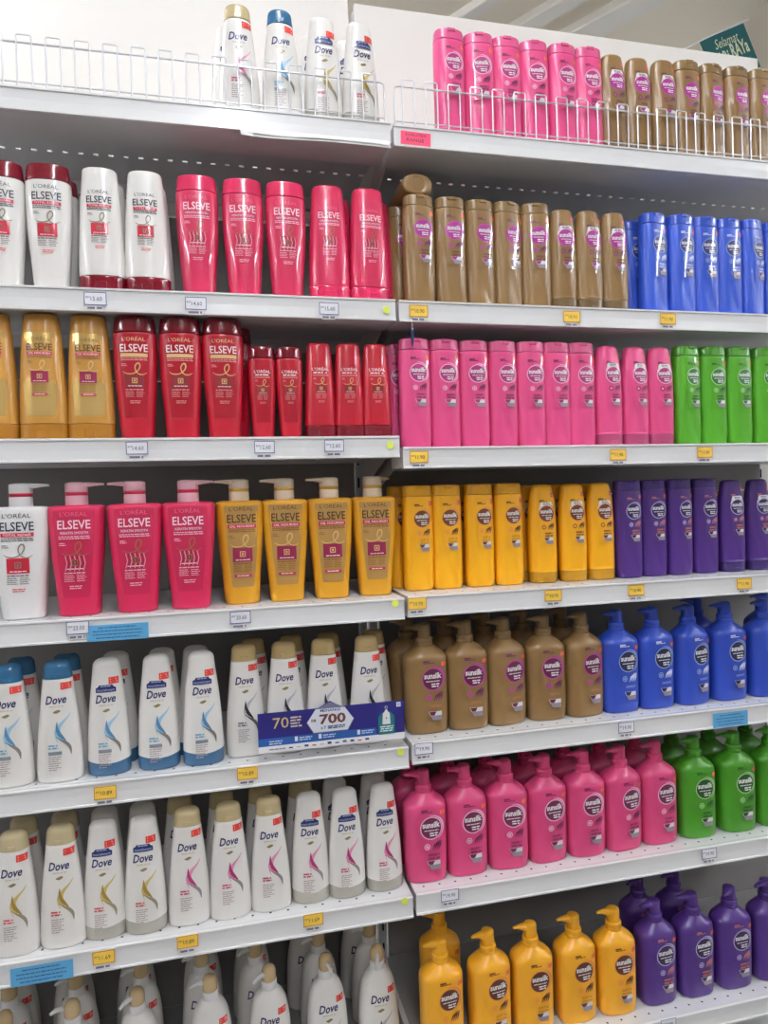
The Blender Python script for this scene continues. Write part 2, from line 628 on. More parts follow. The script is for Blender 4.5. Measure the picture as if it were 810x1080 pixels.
def els_art(art, cw, c, h, s, kind):
    """s = print scale (1 = tall bottle); h = height of the word line"""
    w = ink(c['word'])
    fine = ink(c['fine'])
    k = s
    z = h
    if kind == 's':
        art.text("L'ORÉAL", 0, z, w, width=0.044 * k, height=0.0095 * k, bold=0.01)
    else:
        art.text("L'ORÉAL", 0, z + 0.0175 * k, ink(c['top']), width=0.036 * k, height=0.0072 * k)
        art.text('ELSEVE', 0, z, w, width=0.043 * k, height=0.0125 * k, bold=0.012)
    if kind == 's':
        art.lines(-0.020 * k, 0.020 * k, z - 0.0055 * k, 1, 1, 0.0034 * k, w, 0.1, 'C', 9)
    else:
        art.rect(-0.021 * k, 0.021 * k, z - 0.0085 * k, z - 0.0028 * k, ink(c['bar']), 6, 1)
    names = {'white': 'TOTAL REPAIR', 'pink': 'KERATIN SMOOTH', 'gold': 'OIL NOURISH'}
    if cw in names:
        art.text(names[cw], 0, z - 0.0073 * k, ink(WHITE), width=0.036 * k, height=0.0034 * k)
    art.lines(-0.021 * k, 0.021 * k, z - 0.0108 * k, 2, 0.0027 * k, 0.0014 * k, fine if cw != 'white' else ink((70, 70, 80)), 0.1, 'C', 4)
    art.lines(-0.020 * k, -0.010 * k, z - 0.020 * k, 2, 0.0026 * k, 0.0013 * k, fine, 0.3, 'L', 6)
    # ribbon loop over a box with a gold square
    gold = ink({'white': (140, 130, 112), 'pink': (168, 104, 72)}.get(cw, (222, 186, 122)))
    bz0, bz1 = z - 0.0585 * k, z - 0.0375 * k
    if cw == 'pink':
        for i in range(9):
            x = (-0.012 + 0.003 * i) * k
            art.stroke([(x - 0.001 * k, bz0), (x + 0.0015 * k, (bz0 + bz1) / 2), (x - 0.0005 * k, bz1)], 0.0011 * k, ink((120, 30, 60)) if i % 2 else ink((240, 170, 190)))
    else:
        art.rect(-0.0145 * k, 0.0145 * k, bz0, bz1, ink(c['box']), 6, 2)
    art.stroke([(-0.018 * k, z - 0.032 * k), (-0.012 * k, z - 0.0365 * k), (0.0 * k, z - 0.036 * k), (0.009 * k, z - 0.027 * k), (0.0085 * k, z - 0.019 * k), (0.004 * k, z - 0.0185 * k), (0.000 * k, z - 0.026 * k), (0.004 * k, z - 0.0355 * k), (0.012 * k, z - 0.038 * k), (0.019 * k, z - 0.034 * k)],
               [0.0005 * k, 0.0018 * k, 0.0014 * k, 0.0016 * k, 0.0022 * k, 0.002 * k, 0.0016 * k, 0.0014 * k, 0.0016 * k, 0.0005 * k], gold)
    q = 0.0042 * k
    zc = (bz0 + bz1) / 2 + 0.001 * k
    art.rect(-q, q, zc - q, zc + q, gold, 2, 1)
    art.rect(-q * 0.7, q * 0.7, zc - q * 0.7, zc + q * 0.7, ink(c['box']) if cw != 'pink' else ink((120, 30, 60)), 2, 1)
    art.rect(-q * 0.3, q * 0.3, zc - q * 0.45, zc + q * 0.45, gold, 1, 1)
    art.lines(-0.011 * k, 0.011 * k, bz0 + 0.0028 * k, 1, 1, 0.0014 * k, ink((245, 220, 225)), 0.1, 'C', 3)
    art.lines(-0.0145 * k, 0.0145 * k, bz0 - 0.003 * k, 1, 1, 0.0017 * k, fine, 0.05, 'C', 7)
    art.lines(-0.0145 * k, -0.001 * k, bz0 - 0.0065 * k, 4, 0.0026 * k, 0.001 * k, fine, 0.3, 'L', 8)
    art.lines(0.002 * k, 0.0145 * k, bz0 - 0.0065 * k, 4, 0.0026 * k, 0.001 * k, fine, 0.3, 'L', 9)
    fz = bz0 - 0.0215 * k
    if cw == 'gold':
        art.rect(-0.013 * k, 0.013 * k, fz - 0.0015 * k, fz + 0.0025 * k, ink(c['bar']), 4, 1)
        art.lines(-0.009 * k, 0.009 * k, fz + 0.0005 * k, 1, 1, 0.0012 * k, ink(WHITE), 0, 'C', 5)
    else:
        art.lines(-0.009 * k, 0.009 * k, fz, 2, 0.003 * k, 0.0014 * k, ink((230, 80, 90)) if cw == 'white' else fine, 0.15, 'C', 5)


def k_els_shampoo(cw, small=False):
    c = ELS[cw]
    h, a, b0, s = (0.200, 0.0345, 0.0215, 1.0) if not small else (0.156, 0.0232, 0.0165, 0.62)
    sh = Shape([(0, a * 0.74, b0 * 0.86, 2.3), (0.25 * h, a * 0.85, b0 * 0.95, 2.35), (0.55 * h, a * 0.97, b0, 2.4), (0.78 * h, a, b0, 2.4), (0.875 * h, a * 0.97, b0 * 0.97, 2.4), (h, a * 0.9, b0 * 0.92, 2.4)])
    body = mat('pearl_%s_bottle' % cw, c['body'], 0.34, 0.25)
    capm = mat('%s_flat_cap' % ('dark_red' if cw in ('white', 'red') else cw), c['cap'], 0.15, 0.6)
    zc = h * 0.868
    b = MB()
    b.loft(sh.rings(0, zc, 30, (0.003, 0.003), (0.002, 0.002)), body)
    k = MB()
    k.loft(sh.rings(zc + 0.0006, h, 5, (0.0005, 0.0004), (0.003, 0.004), 0.0002), capm)
    art = Art(sh.fy, sh.a)
    if cw == 'red':
        panel = ink((176, 14, 40), 0.25)
        art.strip([(h * 0.17, -a * 0.5, a * 0.5), (h * 0.4, -a * 0.6, a * 0.6), (h * 0.62, -a * 0.68, a * 0.68), (h * 0.85, -a * 0.72, a * 0.72)], panel, 8)
    if cw == 'pink':
        film(art, -a * 0.62, a * 0.62, h * 0.16, h * 0.84, 'rose', c)
    els_art(art, cw, c, h * 0.705, s, 's' if small else 'S')
    return [('body', b, None), ('flip_cap', k, None), ('printed_label', art, None)]


def k_els_conditioner(cw, small=False):
    c = ELS[cw]
    h, a, b0, s = (0.201, 0.036, 0.022, 0.88) if not small else (0.165, 0.0275, 0.018, 0.66)
    sh = Shape([(0, a * 0.98, b0 * 0.97, 2.4), (0.13 * h, a, b0, 2.4), (0.4 * h, a * 0.96, b0, 2.4), (0.7 * h, a * 0.87, b0 * 0.93, 2.35), (0.92 * h, a * 0.77, b0 * 0.82, 2.3), (h, a * 0.72, b0 * 0.75, 2.3)])
    body = mat('pearl_%s_bottle' % cw, c['body'], 0.34, 0.25)
    capm = mat('%s_flat_cap' % ('dark_red' if cw in ('white', 'red') else cw), c['cap'], 0.15, 0.6)
    zc = h * 0.125
    b = MB()
    b.loft(sh.rings(zc, h, 30, (0.0008, 0.0006), (0.005, 0.007)), body)
    k = MB()
    k.loft(sh.rings(0, zc - 0.0006, 6, (0.002, 0.002), (0.0006, 0.0005), 0.0003), capm)
    kk = MB()
    y = sh.fy(0, zc * 0.55)
    kk.box(-0.010 * s, 0.010 * s, y - 0.0014, y + 0.004, 0.002, zc * 0.62, capm, 0.0012)
    art = Art(sh.fy, sh.a)
    if cw == 'gold':
        art.strip([(h * 0.185, -a * 0.60, a * 0.60), (h * 0.4, -a * 0.68, a * 0.68), (h * 0.84, -a * 0.62, a * 0.62)], mat('pale_gold_label', (240, 202, 124), 0.22, 0.4, 0.6), 8)
    if cw in ('pink', 'red'):
        film(art, -a * 0.55, a * 0.55, h * 0.20, h * 0.86, 'rose' if cw == 'pink' else 'red', c)
    els_art(art, cw, c, h * 0.70, s, 's' if small else 'C')
    return [('body', b, None), ('base_cap', k, None), ('lid_tab', kk, 'base_cap'), ('printed_label', art, None)]


def k_els_pump(cw):
    c = ELS[cw]
    a, hb = (0.0408 if cw == 'gold' else 0.0435), 0.179
    sh = Shape([(0, a * 0.71, 0.024, 3.0), (0.05, a * 0.80, 0.027, 3.1), (0.10, a * 0.91, 0.0285, 3.2), (0.15, a * 0.985, 0.0285, 3.2), (0.172, a, 0.028, 3.2), (hb, a * 0.99, 0.0275, 3.2)])
    bodyc = {'gold': (222, 160, 34)}.get(cw, c['body'])
    body = mat('satin_%s_tapered_pump_bottle' % cw, bodyc, 0.38, 0.15)
    pm = mat('frosted_%s_pump' % cw, c['pump'], 0.45, 0.0, 0, 0.0)
    b = MB()
    b.loft(sh.rings(0, hb, 34, (0.003, 0.003), (0.005, 0.012)), body)
    k = MB()
    lathe(k, [(0.0172, hb - 0.001), (0.0176, hb), (0.0174, hb + 0.014), (0.0168, hb + 0.0155)], pm)
    bd = MB()
    bandc = {'white': (190, 26, 60), 'pink': (200, 30, 70), 'gold': (206, 160, 60)}[cw]
    lathe(bd, [(0.0170, hb + 0.0155), (0.0174, hb + 0.016), (0.0174, hb + 0.0205), (0.0170, hb + 0.021)], mat('%s_pump_band' % cw, bandc, 0.3))
    p = MB()
    z1 = hb + 0.021
    lathe(p, [(0.0170, z1), (0.0175, z1 + 0.001), (0.0174, z1 + 0.0125), (0.0165, z1 + 0.0148), (0.010, z1 + 0.0162), (0.0005, z1 + 0.0165)], pm)
    n = MB()
    rings = []
    for t in range(9):
        u = t / 8
        x = -0.006 - 0.036 * u
        zt = z1 + 0.0160 - 0.0020 * u * u
        hh = 0.0075 * (1 - u) ** 1.3 + 0.0035
        hy = 0.0115 * (1 - u) + 0.0042 * u
        rings.append([(x, -hy, zt - hh), (x, hy, zt - hh), (x, hy, zt - 0.001), (x, hy * 0.7, zt), (x, -hy * 0.7, zt), (x, -hy, zt - 0.001)])
    n.loft(rings, pm, smooth=False)
    art = Art(sh.fy, sh.a)
    if cw in ('gold', 'pink'):
        pc = {'gold': (178, 138, 76), 'pink': (196, 34, 78)}[cw]
        art.strip([(0.030, -a * 0.42, a * 0.42), (0.034, -a * 0.46, a * 0.46), (0.09, -a * 0.60, a * 0.60), (0.168, -a * 0.72, a * 0.72), (0.170, -a * 0.70, a * 0.70)],
                  mat('%s_back_label' % cw, pc, 0.35), 8)
    els_art(art, cw, c, 0.141, 1.15, 'P')
    return [('body', b, None), ('pump_collar', k, None), ('pump_band', bd, None), ('pump_head', p, None), ('nozzle', n, 'pump_head'), ('printed_label', art, None)]


# ---- the white range with swirls ---------------------------------------
DOVE = {
    'blue': dict(cap=(48, 106, 146), swirl=((160, 204, 226), (84, 140, 182), (128, 124, 118)), txt=(120, 175, 205), band=(130, 140, 150)),
    'black': dict(cap=(190, 164, 112), swirl=((190, 190, 190), (40, 40, 40), (100, 96, 90)), txt=(120, 120, 120), band=None),
    'gold': dict(cap=(204, 188, 148), swirl=((206, 184, 112), (160, 132, 50), (150, 140, 120)), txt=(206, 90, 90), band=None),
    'pink': dict(cap=(200, 182, 138), swirl=((226, 150, 180), (176, 44, 110), (150, 140, 140)), txt=(200, 80, 120), band=None),
}
DOVE_BODY = ('pearl_white_bottle', (234, 231, 225), 0.34, 0.25)


def dove_art(art, c, z, s, badge):
    navy = ink((30, 40, 96))
    z0 = z
    art.text('Dove', -0.001, z0, navy, width=0.031 * s, height=0.0135 * s, shear=0.25, bold=0.022, tilt=0.03)
    art.lines(-0.011 * s, 0.012 * s, z0 - 0.0045 * s, 1, 1, 0.0022 * s, ink((214, 206, 186)), 0.05, 'C', 2)
    # small bird-leaf
    art.strip([(z0 - 0.0155 * s, -0.002 * s, 0.000 * s), (z0 - 0.0135 * s, -0.006 * s, 0.004 * s), (z0 - 0.012 * s, -0.004 * s, 0.006 * s), (z0 - 0.010 * s, 0.001 * s, 0.004 * s)], ink((146, 128, 84)), 3)
    a, b, g = (ink(q) for q in c['swirl'])
    T = lambda pts: [((x + 0.004) * s, z0 + y * s) for x, y in pts]
    art.stroke(T([(0.0155, -0.0165), (0.011, -0.024), (0.003, -0.031), (-0.0035, -0.040), (-0.004, -0.050), (0.002, -0.057)]), [v * s for v in (0.0008, 0.0020, 0.0042, 0.0078, 0.0095, 0.003)], a)
    art.stroke(T([(-0.004, -0.029), (-0.0045, -0.038), (-0.002, -0.047), (0.004, -0.055), (0.0085, -0.060)]), [v * s for v in (0.0008, 0.0040, 0.0062, 0.0045, 0.001)], b)
    art.stroke(T([(-0.006, -0.052), (0.001, -0.058), (0.009, -0.063), (0.0145, -0.071), (0.0155, -0.082)]), [v * s for v in (0.0008, 0.0024, 0.0050, 0.0044, 0.0008)], g)
    art.stroke(T([(-0.004, -0.045), (-0.0065, -0.053), (-0.003, -0.062)]), [v * s for v in (0.0005, 0.0016, 0.0005)], a)
    t = ink(c['txt'])
    art.lines(-0.014 * s, 0.002 * s, z0 - 0.066 * s, 2, 0.0042 * s, 0.0026 * s, t, 0.25, 'L', 12)
    if c['band']:
        art.rect(-0.014 * s, 0.006 * s, z0 - 0.081 * s, z0 - 0.0755 * s, ink(c['band']), 4, 1)
    art.lines(-0.014 * s, 0.006 * s, z0 - (0.0775 if not c['band'] else 0.084) * s, max(0, min(7, int((z0 - 0.09 * s) / (0.0034 * s)))), 0.0034 * s, 0.0014 * s, ink((176, 160, 160)) if c['txt'] != (120, 120, 120) else ink((160, 160, 160)), 0.35, 'L', 14)
    if badge:
        art.strip([(z0 + 0.0165 * s, -0.0155 * s, 0.0155 * s), (z0 + 0.0235 * s, -0.0155 * s, 0.0155 * s), (z0 + 0.0255 * s, -0.012 * s, 0.012 * s), (z0 + 0.0285 * s, -0.010 * s, 0.010 * s)], ink((30, 42, 104)), 8)
        art.lines(-0.008 * s, 0.008 * s, z0 + 0.0265 * s, 1, 1, 0.0014 * s, ink((180, 190, 220)), 0, 'C', 3)
        art.text('nourishment', 0, z0 + 0.0185 * s, ink((190, 200, 228)), width=0.027 * s, height=0.0042 * s)


def k_dove_shampoo(cw):
    c = DOVE[cw]
    h, a = 0.192, 0.0350
    sh = Shape([(0, a * 0.97, 0.0205, 2.3), (0.015, a, 0.021, 2.3), (0.06, a * 0.94, 0.0205, 2.3), (0.11, a * 0.81, 0.019, 2.3), (0.155, a * 0.66, 0.0168, 2.25), (0.172, a * 0.61, 0.0155, 2.2), (h, a * 0.56, 0.014, 2.2)])
    body = mat(*DOVE_BODY)
    capm = mat('%s_dome_cap' % cw, c['cap'], 0.25, 0.3)
    zc = 0.164
    b = MB()
    b.loft(sh.rings(0, zc, 30, (0.003, 0.003), (0.002, 0.002)), body)
    k = MB()
    k.loft(sh.rings(zc + 0.0005, h, 4, (0.0005, 0.0004), (0.010, 0.010), 0.0002), capm)
    kk = MB()
    y = sh.fy(0, zc + 0.008)
    kk.box(-0.007, 0.007, y - 0.0012, y + 0.004, zc + 0.0015, zc + 0.009, capm, 0.001)
    art = Art(sh.fy, sh.a)
    dove_art(art, c, 0.126, 1.0, False)
    st = sticker(sh, 0.0065, 0.0215, 0.1475, 0.1585, ink((232, 66, 56)))
    return [('body', b, None), ('dome_cap', k, None), ('lid_tab', kk, 'dome_cap'), ('printed_label', art, None), ('red_sticker', st, None)]


def k_dove_conditioner(cw):
    c = DOVE[cw]
    h, a = 0.189, 0.0335
    sh = Shape([(0, a * 0.97, 0.0205, 2.3), (0.018, a, 0.021, 2.3), (0.07, a * 0.95, 0.0205, 2.3), (0.12, a * 0.83, 0.0185, 2.3), (0.16, a * 0.69, 0.0165, 2.25), (h, a * 0.60, 0.0145, 2.2)])
    body = mat(*DOVE_BODY)
    basec = (58, 102, 140) if cw == 'blue' else (176, 172, 160)
    capm = mat('dove_base_cap_blue' if cw == 'blue' else 'clear_grey_base_cap', basec, 0.2, 0.4)
    zc = 0.020
    b = MB()
    b.loft(sh.rings(zc - 0.004, h, 30, (0.0006, 0.0006), (0.011, 0.014)), body)
    k = MB()
    rings = sh.rings(0, zc, 5, (0.003, 0.002), (0, 0), 0.0005)
    for i, rg in enumerate(rings):
        w = max(0, i / (len(rings) - 1))
        rings[i] = [(x, y, z + w * 0.0028 * (0.6 - math.cos(x / a * 2.6) * 1.0)) for x, y, z in rg]
    k.loft(rings, capm)
    art = Art(sh.fy, sh.a)
    dove_art(art, c, 0.119, 1.0, True)
    st = sticker(sh, 0.0045, 0.0195, 0.1485, 0.1595, ink((232, 66, 56)))
    return [('body', b, None), ('base_cap', k, None), ('printed_label', art, None), ('red_sticker', st, None)]


def k_dove_pump(cw):
    c = DOVE[cw]
    a, hb = 0.0385, 0.150
    sh = Shape([(0, a, 0.027, 2.5), (0.02, a * 1.02, 0.028, 2.5), (0.08, a * 0.96, 0.027, 2.5), (0.118, a * 0.84, 0.025, 2.4), (0.138, a * 0.66, 0.0215, 2.2), (hb, a * 0.37, 0.0142, 2.0)])
    body = mat(*DOVE_BODY)
    white = mat('white_pump_collar', (236, 235, 232), 0.3, 0.2)
    gold = mat('pearl_beige_pump', (214, 186, 140), 0.25, 0.4)
    b = MB()
    b.loft(sh.rings(0, hb, 34, (0.003, 0.003)), body)
    k = MB()
    z0 = hb - 0.001
    lathe(k, [(0.0138, z0), (0.0142, z0 + 0.001), (0.0142, z0 + 0.014), (0.0136, z0 + 0.0155)], white)
    p = MB()
    z1 = z0 + 0.0155
    lathe(p, [(0.0125, z1), (0.0130, z1 + 0.001), (0.0134, z1 + 0.010), (0.0128, z1 + 0.017), (0.0102, z1 + 0.0225), (0.006, z1 + 0.0255), (0.0005, z1 + 0.0265)], gold)
    n = MB()
    n.tube([(-0.008, 0, z1 + 0.012), (-0.018, 0, z1 + 0.014), (-0.028, 0, z1 + 0.0125), (-0.035, 0, z1 + 0.008)], [0.005, 0.0042, 0.0036, 0.0028], white, 12)
    art = Art(sh.fy, sh.a)
    dove_art(art, c, 0.097, 1.14, False)
    st = sticker(sh, 0.0145, 0.0285, 0.112, 0.123, ink((232, 66, 56)))
    return [('body', b, None), ('pump_collar', k, None), ('pump_head', p, None), ('nozzle', n, 'pump_head'), ('printed_label', art, None), ('red_sticker', st, None)]


KINDS = {
    'SS': (k_sun_shampoo, 'shampoo_bottle', 'flip-cap shampoo bottle'),
    'SC': (k_sun_conditioner, 'conditioner_bottle', 'base-capped conditioner bottle'),
    'SP': (k_sun_pump, 'pump_bottle', 'pump bottle'),
    'ES': (k_els_shampoo, 'shampoo_bottle', 'tapered flat-cap shampoo bottle'),
    'EC': (k_els_conditioner, 'conditioner_bottle', 'base-capped conditioner bottle'),
    'es': (lambda c: k_els_shampoo(c, True), 'small_shampoo_bottle', 'small tapered shampoo bottle'),
    'ec': (lambda c: k_els_conditioner(c, True), 'small_conditioner_bottle', 'small base-capped conditioner bottle'),
    'EP': (k_els_pump, 'pump_bottle', 'tapered pump bottle'),
    'DS': (k_dove_shampoo, 'shampoo_bottle', 'dome-capped shampoo bottle'),
    'DC': (k_dove_conditioner, 'conditioner_bottle', 'navy-badged conditioner bottle'),
    'DP': (k_dove_pump, 'pump_bottle', 'pump bottle'),
}
DOVE_DESC = {('DS', 'blue'): 'white blue-capped', ('DS', 'black'): 'white black-swirl', ('DS', 'gold'): 'white gold-swirl', ('DS', 'pink'): 'white pink-swirl',
             ('DC', 'blue'): 'white blue-based', ('DC', 'gold'): 'white gold-swirl', ('DC', 'pink'): 'white pink-swirl', ('DP', 'black'): 'white'}
PROTO, USED = {}, set()


def proto(kind, cw):
    if (kind, cw) not in PROTO:
        fn, name, _ = KINDS[kind]
        root = empty(name)
        made = {}
        for pname, mb, par in fn(cw):
            made[pname] = mb.build(pname, made[par] if par else root)
        if 'price_sticker' in made:
            made['price_sticker']['label'] = 'small orange-red sticker'
        if 'red_sticker' in made:
            made['red_sticker']['label'] = 'small red sticker'
        PROTO[(kind, cw)] = root
    return PROTO[(kind, cw)]


def put(kind, cw, x, y, z, rz, label, group, pump_turn=None, rot=None):
    p = proto(kind, cw)
    o = p if (kind, cw) not in USED else copy_tree(p)
    USED.add((kind, cw))
    o.location = (x, y, z + 0.0004)
    o.rotation_euler = rot if rot else (0, 0, R(rz))
    tag(o, label, 'bottle', group)
    if kind in ('SP', 'EP', 'DP'):
        for ch in o.children:
            if ch.name.startswith('pump_head'):
                ch.rotation_euler = (0, 0, R(pump_turn or 0))
    return o


ORD = ['', 'first', 'second', 'third', 'fourth', 'fifth', 'sixth', 'seventh', 'eighth', 'ninth', 'tenth']
SHELF = {}


def desc(kind, cw):
    d = DOVE_DESC.get((kind, cw), cw)
    return d + ' ' + KINDS[kind][2]


# ------------------------------------------------------------------ shelf heights
ZL = [2.0551, 1.7496, 1.5120, 1.2281, 0.9656, 0.6993, 0.358]
ZR = [2.0522, 1.7486, 1.4922, 1.2307, 0.9702, 0.7016, 0.3787]
PH_L = ['wire-fenced top left shelf', 'second left-bay shelf', 'third left-bay shelf', 'fourth left-bay shelf', 'fifth left-bay shelf', 'sixth left-bay shelf', 'lowest left-bay shelf']
PH_R = ['wire-fenced top right shelf', 'second right-bay shelf', 'third right-bay shelf', 'fourth right-bay shelf', 'fifth right-bay shelf', 'sixth right-bay shelf', 'lowest right-bay shelf']
RH = 0.0378
DEPTH = 0.325

rnd = random.Random(3)


def row(z, phrase, entries, ref, jit=3.0):
    """entries: (kind, colour, Y, [columns], {index: turn}, [pump turns])  front row; ref = height of the columns above the shelf"""
    out = {}
    count = {}
    total = {}
    for e in entries:
        total[e[:2]] = total.get(e[:2], 0) + len(e[3])
    for e in entries:
        kind, cw, Y, cols = e[:4]
        turns = e[4] if len(e) > 4 else {}
        pt = e[5] if len(e) > 5 else {}
        d = desc(kind, cw)
        for i, px in enumerate(cols):
            n = count[(kind, cw)] = count.get((kind, cw), 0) + 1
            x = x_at(px, Y, z + ref)
            yaw = turns.get(i, rnd.uniform(-jit, jit))
            if total[(kind, cw)] == 1:
                lab = 'only %s on the %s' % (d, phrase)
            else:
                lab = '%s %s from the left on the %s' % (ORD[n], d, phrase)
            o = put(kind, cw, x, Y + rnd.uniform(-0.002, 0.002), z, yaw, lab, '%ss on the %s' % (d, phrase), pt.get(i, rnd.uniform(-8, 14)))
            out[(kind, cw, n)] = o
    return out


def behind(z, phrase, kind, cw, px, Y, ref, n, word='directly behind', yaw=0, turn=None, fk=None):
    x = x_at(px, Y, z + ref)
    d = desc(kind, cw)
    fd = desc(*(fk or (kind, cw)))
    lab = 'half-hidden %s %s the %s %s on the %s' % (d, word, ORD[n], fd, phrase)
    if len(lab.split()) > 16:
        lab = '%s %s %s %s, %s' % (d.replace('base-capped ', '').replace('navy-badged ', ''), word.replace('directly ', ''), ORD[n], fd.replace(' bottle', '').replace('base-capped ', '').replace('navy-badged ', ''), phrase)
    return put(kind, cw, x, Y, z, yaw, lab, 'half-hidden %ss on the %s' % (d, phrase), turn if turn is not None else rnd.uniform(-15, 15))


# right bay -----------------------------------------------------------------
row(ZR[0], PH_R[0], [('SS', 'pink', .034, [473, 504, 532.5, 562, 591.5, 618.5], {0: 2, 1: -8, 3: -6}),
                     ('SC', 'brown', .034, [644.5, 671, 697]),
                     ('SS', 'brown', .034, [722, 748.5, 774, 799], {1: 9, 2: 4, 3: 8}),
                     ('SS', 'green', .034, [824])], .15)
row(ZR[1], PH_R[1], [('SS', 'brown', .032, [441.5, 474.5, 506, 535, 563.5], {0: 2, 2: 6, 3: 12, 4: -9}),
                     ('SC', 'brown', .032, [592.5, 619.5, 646], {0: -6, 2: -4}),
                     ('SS', 'blue', .032, [689, 717, 742, 766.5, 791, 816], {0: 6, 2: -4, 3: -4, 4: 14})], .10)
behind(ZR[1], PH_R[1], 'SS', 'brown', 425, .083, .10, 1, 'left of')
behind(ZR[1], PH_R[1], 'SS', 'blue', 668, .075, .10, 1, 'left of')
row(ZR[2], PH_R[2], [('SS', 'pink', .030, [437, 468.5, 499.5, 530, 559, 585.5, 611.5]),
                     ('SC', 'pink', .030, [640, 668.5, 694.5]),
                     ('SS', 'green', .030, [723.5, 750.5, 777, 805], {0: 6, 3: -4})], .10)
behind(ZR[2], PH_R[2], 'SS', 'pink', 418, .078, .10, 1, 'left of')
row(ZR[3], PH_R[3], [('SS', 'yellow', .070, [440.5, 470.5, 505, 535.5], {0: 3, 1: 0, 2: 6, 3: 4}),
                     ('SC', 'yellow', .070, [571.5, 603, 632]),
                     ('SS', 'purple', .068, [661, 688, 715, 742.5], {2: 9}),
                     ('SC', 'purple', .068, [770, 798.5])], .10)
for n, px in ((1, 424), (2, 457), (3, 489.5), (4, 520)):
    behind(ZR[3], PH_R[3], 'SS', 'yellow', px, .116, .10, n)
for n, px in ((1, 556), (2, 588), (3, 617)):
    behind(ZR[3], PH_R[3], 'SC', 'yellow', px, .116, .10, n)
row(ZR[4], PH_R[4], [('SP', 'brown', .056, [449, 491.5, 532, 574, 613.5], {0: 0, 2: 10, 4: 6}),
                     ('SP', 'blue', .056, [650.5, 688.5, 726, 765, 804], {2: 9, 3: 3})], .07)
for n, px in ((1, 430), (2, 470), (3, 511), (4, 552), (5, 592)):
    behind(ZR[4], PH_R[4], 'SP', 'brown', px, .126, .07, n)
for n, px in ((3, 735), (5, 805)):
    behind(ZR[4], PH_R[4], 'SP', 'blue', px, .128, .10, n, 'behind and beside')
row(ZR[5], PH_R[5], [('SP', 'pink', .050, [447.5, 490.5, 533.5, 574.5, 615, 653.5, 691.5], {2: -5, 5: 6}),
                     ('SP', 'green', .050, [732, 773.5, 812.5])], .07)
for n, px in ((1, 432), (2, 473), (3, 514), (4, 555), (5, 595), (6, 633), (7, 670)):
    behind(ZR[5], PH_R[5], 'SP', 'pink', px, .120, .07, n)
for n, px in ((1, 709), (2, 748), (3, 787)):
    behind(ZR[5], PH_R[5], 'SP', 'green', px, .120, .07, n)
row(ZR[6], PH_R[6], [('SP', 'yellow', .052, [465.5, 516, 560.5, 606, 647.5], {0: 3, 1: 4}, {0: 5, 1: 5, 2: 0, 3: 0, 4: 0}),
                     ('SP', 'purple', .052, [691, 730.5, 770, 809], {}, {0: 10, 1: -5, 2: 35, 3: 15})], .07)
behind(ZR[6], PH_R[6], 'SP', 'yellow', 464, .135, .10, 1)
behind(ZR[6], PH_R[6], 'SP', 'purple', 673, .135, .12, 1, 'behind and beside', turn=20)
behind(ZR[6], PH_R[6], 'SP', 'purple', 711, .135, .12, 2, 'behind and beside', turn=10)

# left bay ------------------------------------------------------------------
row(ZL[0], PH_L[0], [('DS', 'pink', .036, [252]), ('DS', 'blue', .036, [296.5]), ('DC', 'gold', .036, [340.5, 379.5], {1: 8})], .09)
behind(ZL[0], PH_L[0], 'DC', 'pink', 243, .085, .09, 1, 'half behind', fk=('DS', 'pink'))
behind(ZL[0], PH_L[0], 'DC', 'gold', 330, .085, .09, 1)
behind(ZL[0], PH_L[0], 'DC', 'gold', 367, .085, .09, 2)
row(ZL[1], PH_L[1], [('ES', 'white', .034, [3, 53]), ('EC', 'white', .034, [107.5, 155], {}),
                     ('ES', 'pink', .034, [209, 257, 302]), ('EC', 'pink', .034, [346.5, 388.5], {0: -2, 1: 4})], .10, 2)
behind(ZL[1], PH_L[1], 'ES', 'white', 62, .085, .10, 2)
behind(ZL[1], PH_L[1], 'EC', 'white', 115, .085, .10, 1)
behind(ZL[1], PH_L[1], 'EC', 'white', 160, .085, .10, 2)
behind(ZL[1], PH_L[1], 'EC', 'pink', 354, .085, .10, 1)
behind(ZL[1], PH_L[1], 'EC', 'pink', 395, .085, .10, 2)
row(ZL[2], PH_L[2], [('EC', 'gold', .032, [-7, 46, 95.5]), ('ES', 'red', .032, [144, 191.5, 236]),
                     ('es', 'red', .030, [276.5, 305]), ('ec', 'red', .030, [337, 367.5, 396])], .10, 2)
behind(ZL[2], PH_L[2], 'ES', 'red', 246, .085, .10, 3)
row(ZL[3], PH_L[3], [('EP', 'white', .042, [25], {}, {0: 180}), ('EP', 'pink', .044, [83.5, 144.5, 200.5], {}, {0: 178, 1: 4, 2: 172}),
                     ('EP', 'gold', .064, [254, 301.5, 348.5, 394.5], {0: 5, 1: -2}, {0: 3, 1: 2, 2: 12, 3: 215})], .09, 2)
row(ZL[4], PH_L[4], [('DS', 'blue', .030, [10, 62.5]), ('DC', 'blue', .036, [114, 166.5, 213.5], {2: 5}),
                     ('DS', 'black', .048, [258.5, 300.5, 342, 387.5])], .10)
behind(ZL[4], PH_L[4], 'DS', 'blue', 24, .080, .10, 1)
behind(ZL[4], PH_L[4], 'DS', 'blue', 72, .080, .10, 2)
for n, px in ((1, 124), (2, 172), (3, 208)):
    behind(ZL[4], PH_L[4], 'DC', 'blue', px, .086, .10, n)
for n, px in ((1, 268), (2, 308), (3, 347), (4, 394)):
    behind(ZL[4], PH_L[4], 'DS', 'black', px, .098, .10, n)
row(ZL[5], PH_L[5], [('DS', 'gold', .030, [17, 66]), ('DC', 'gold', .034, [110, 153]), ('DS', 'pink', .036, [199, 242, 284.5]),
                     ('DC', 'pink', .042, [326.5, 364.5, 404])], .10)
behind(ZL[5], PH_L[5], 'DS', 'gold', 27, .082, .10, 1)
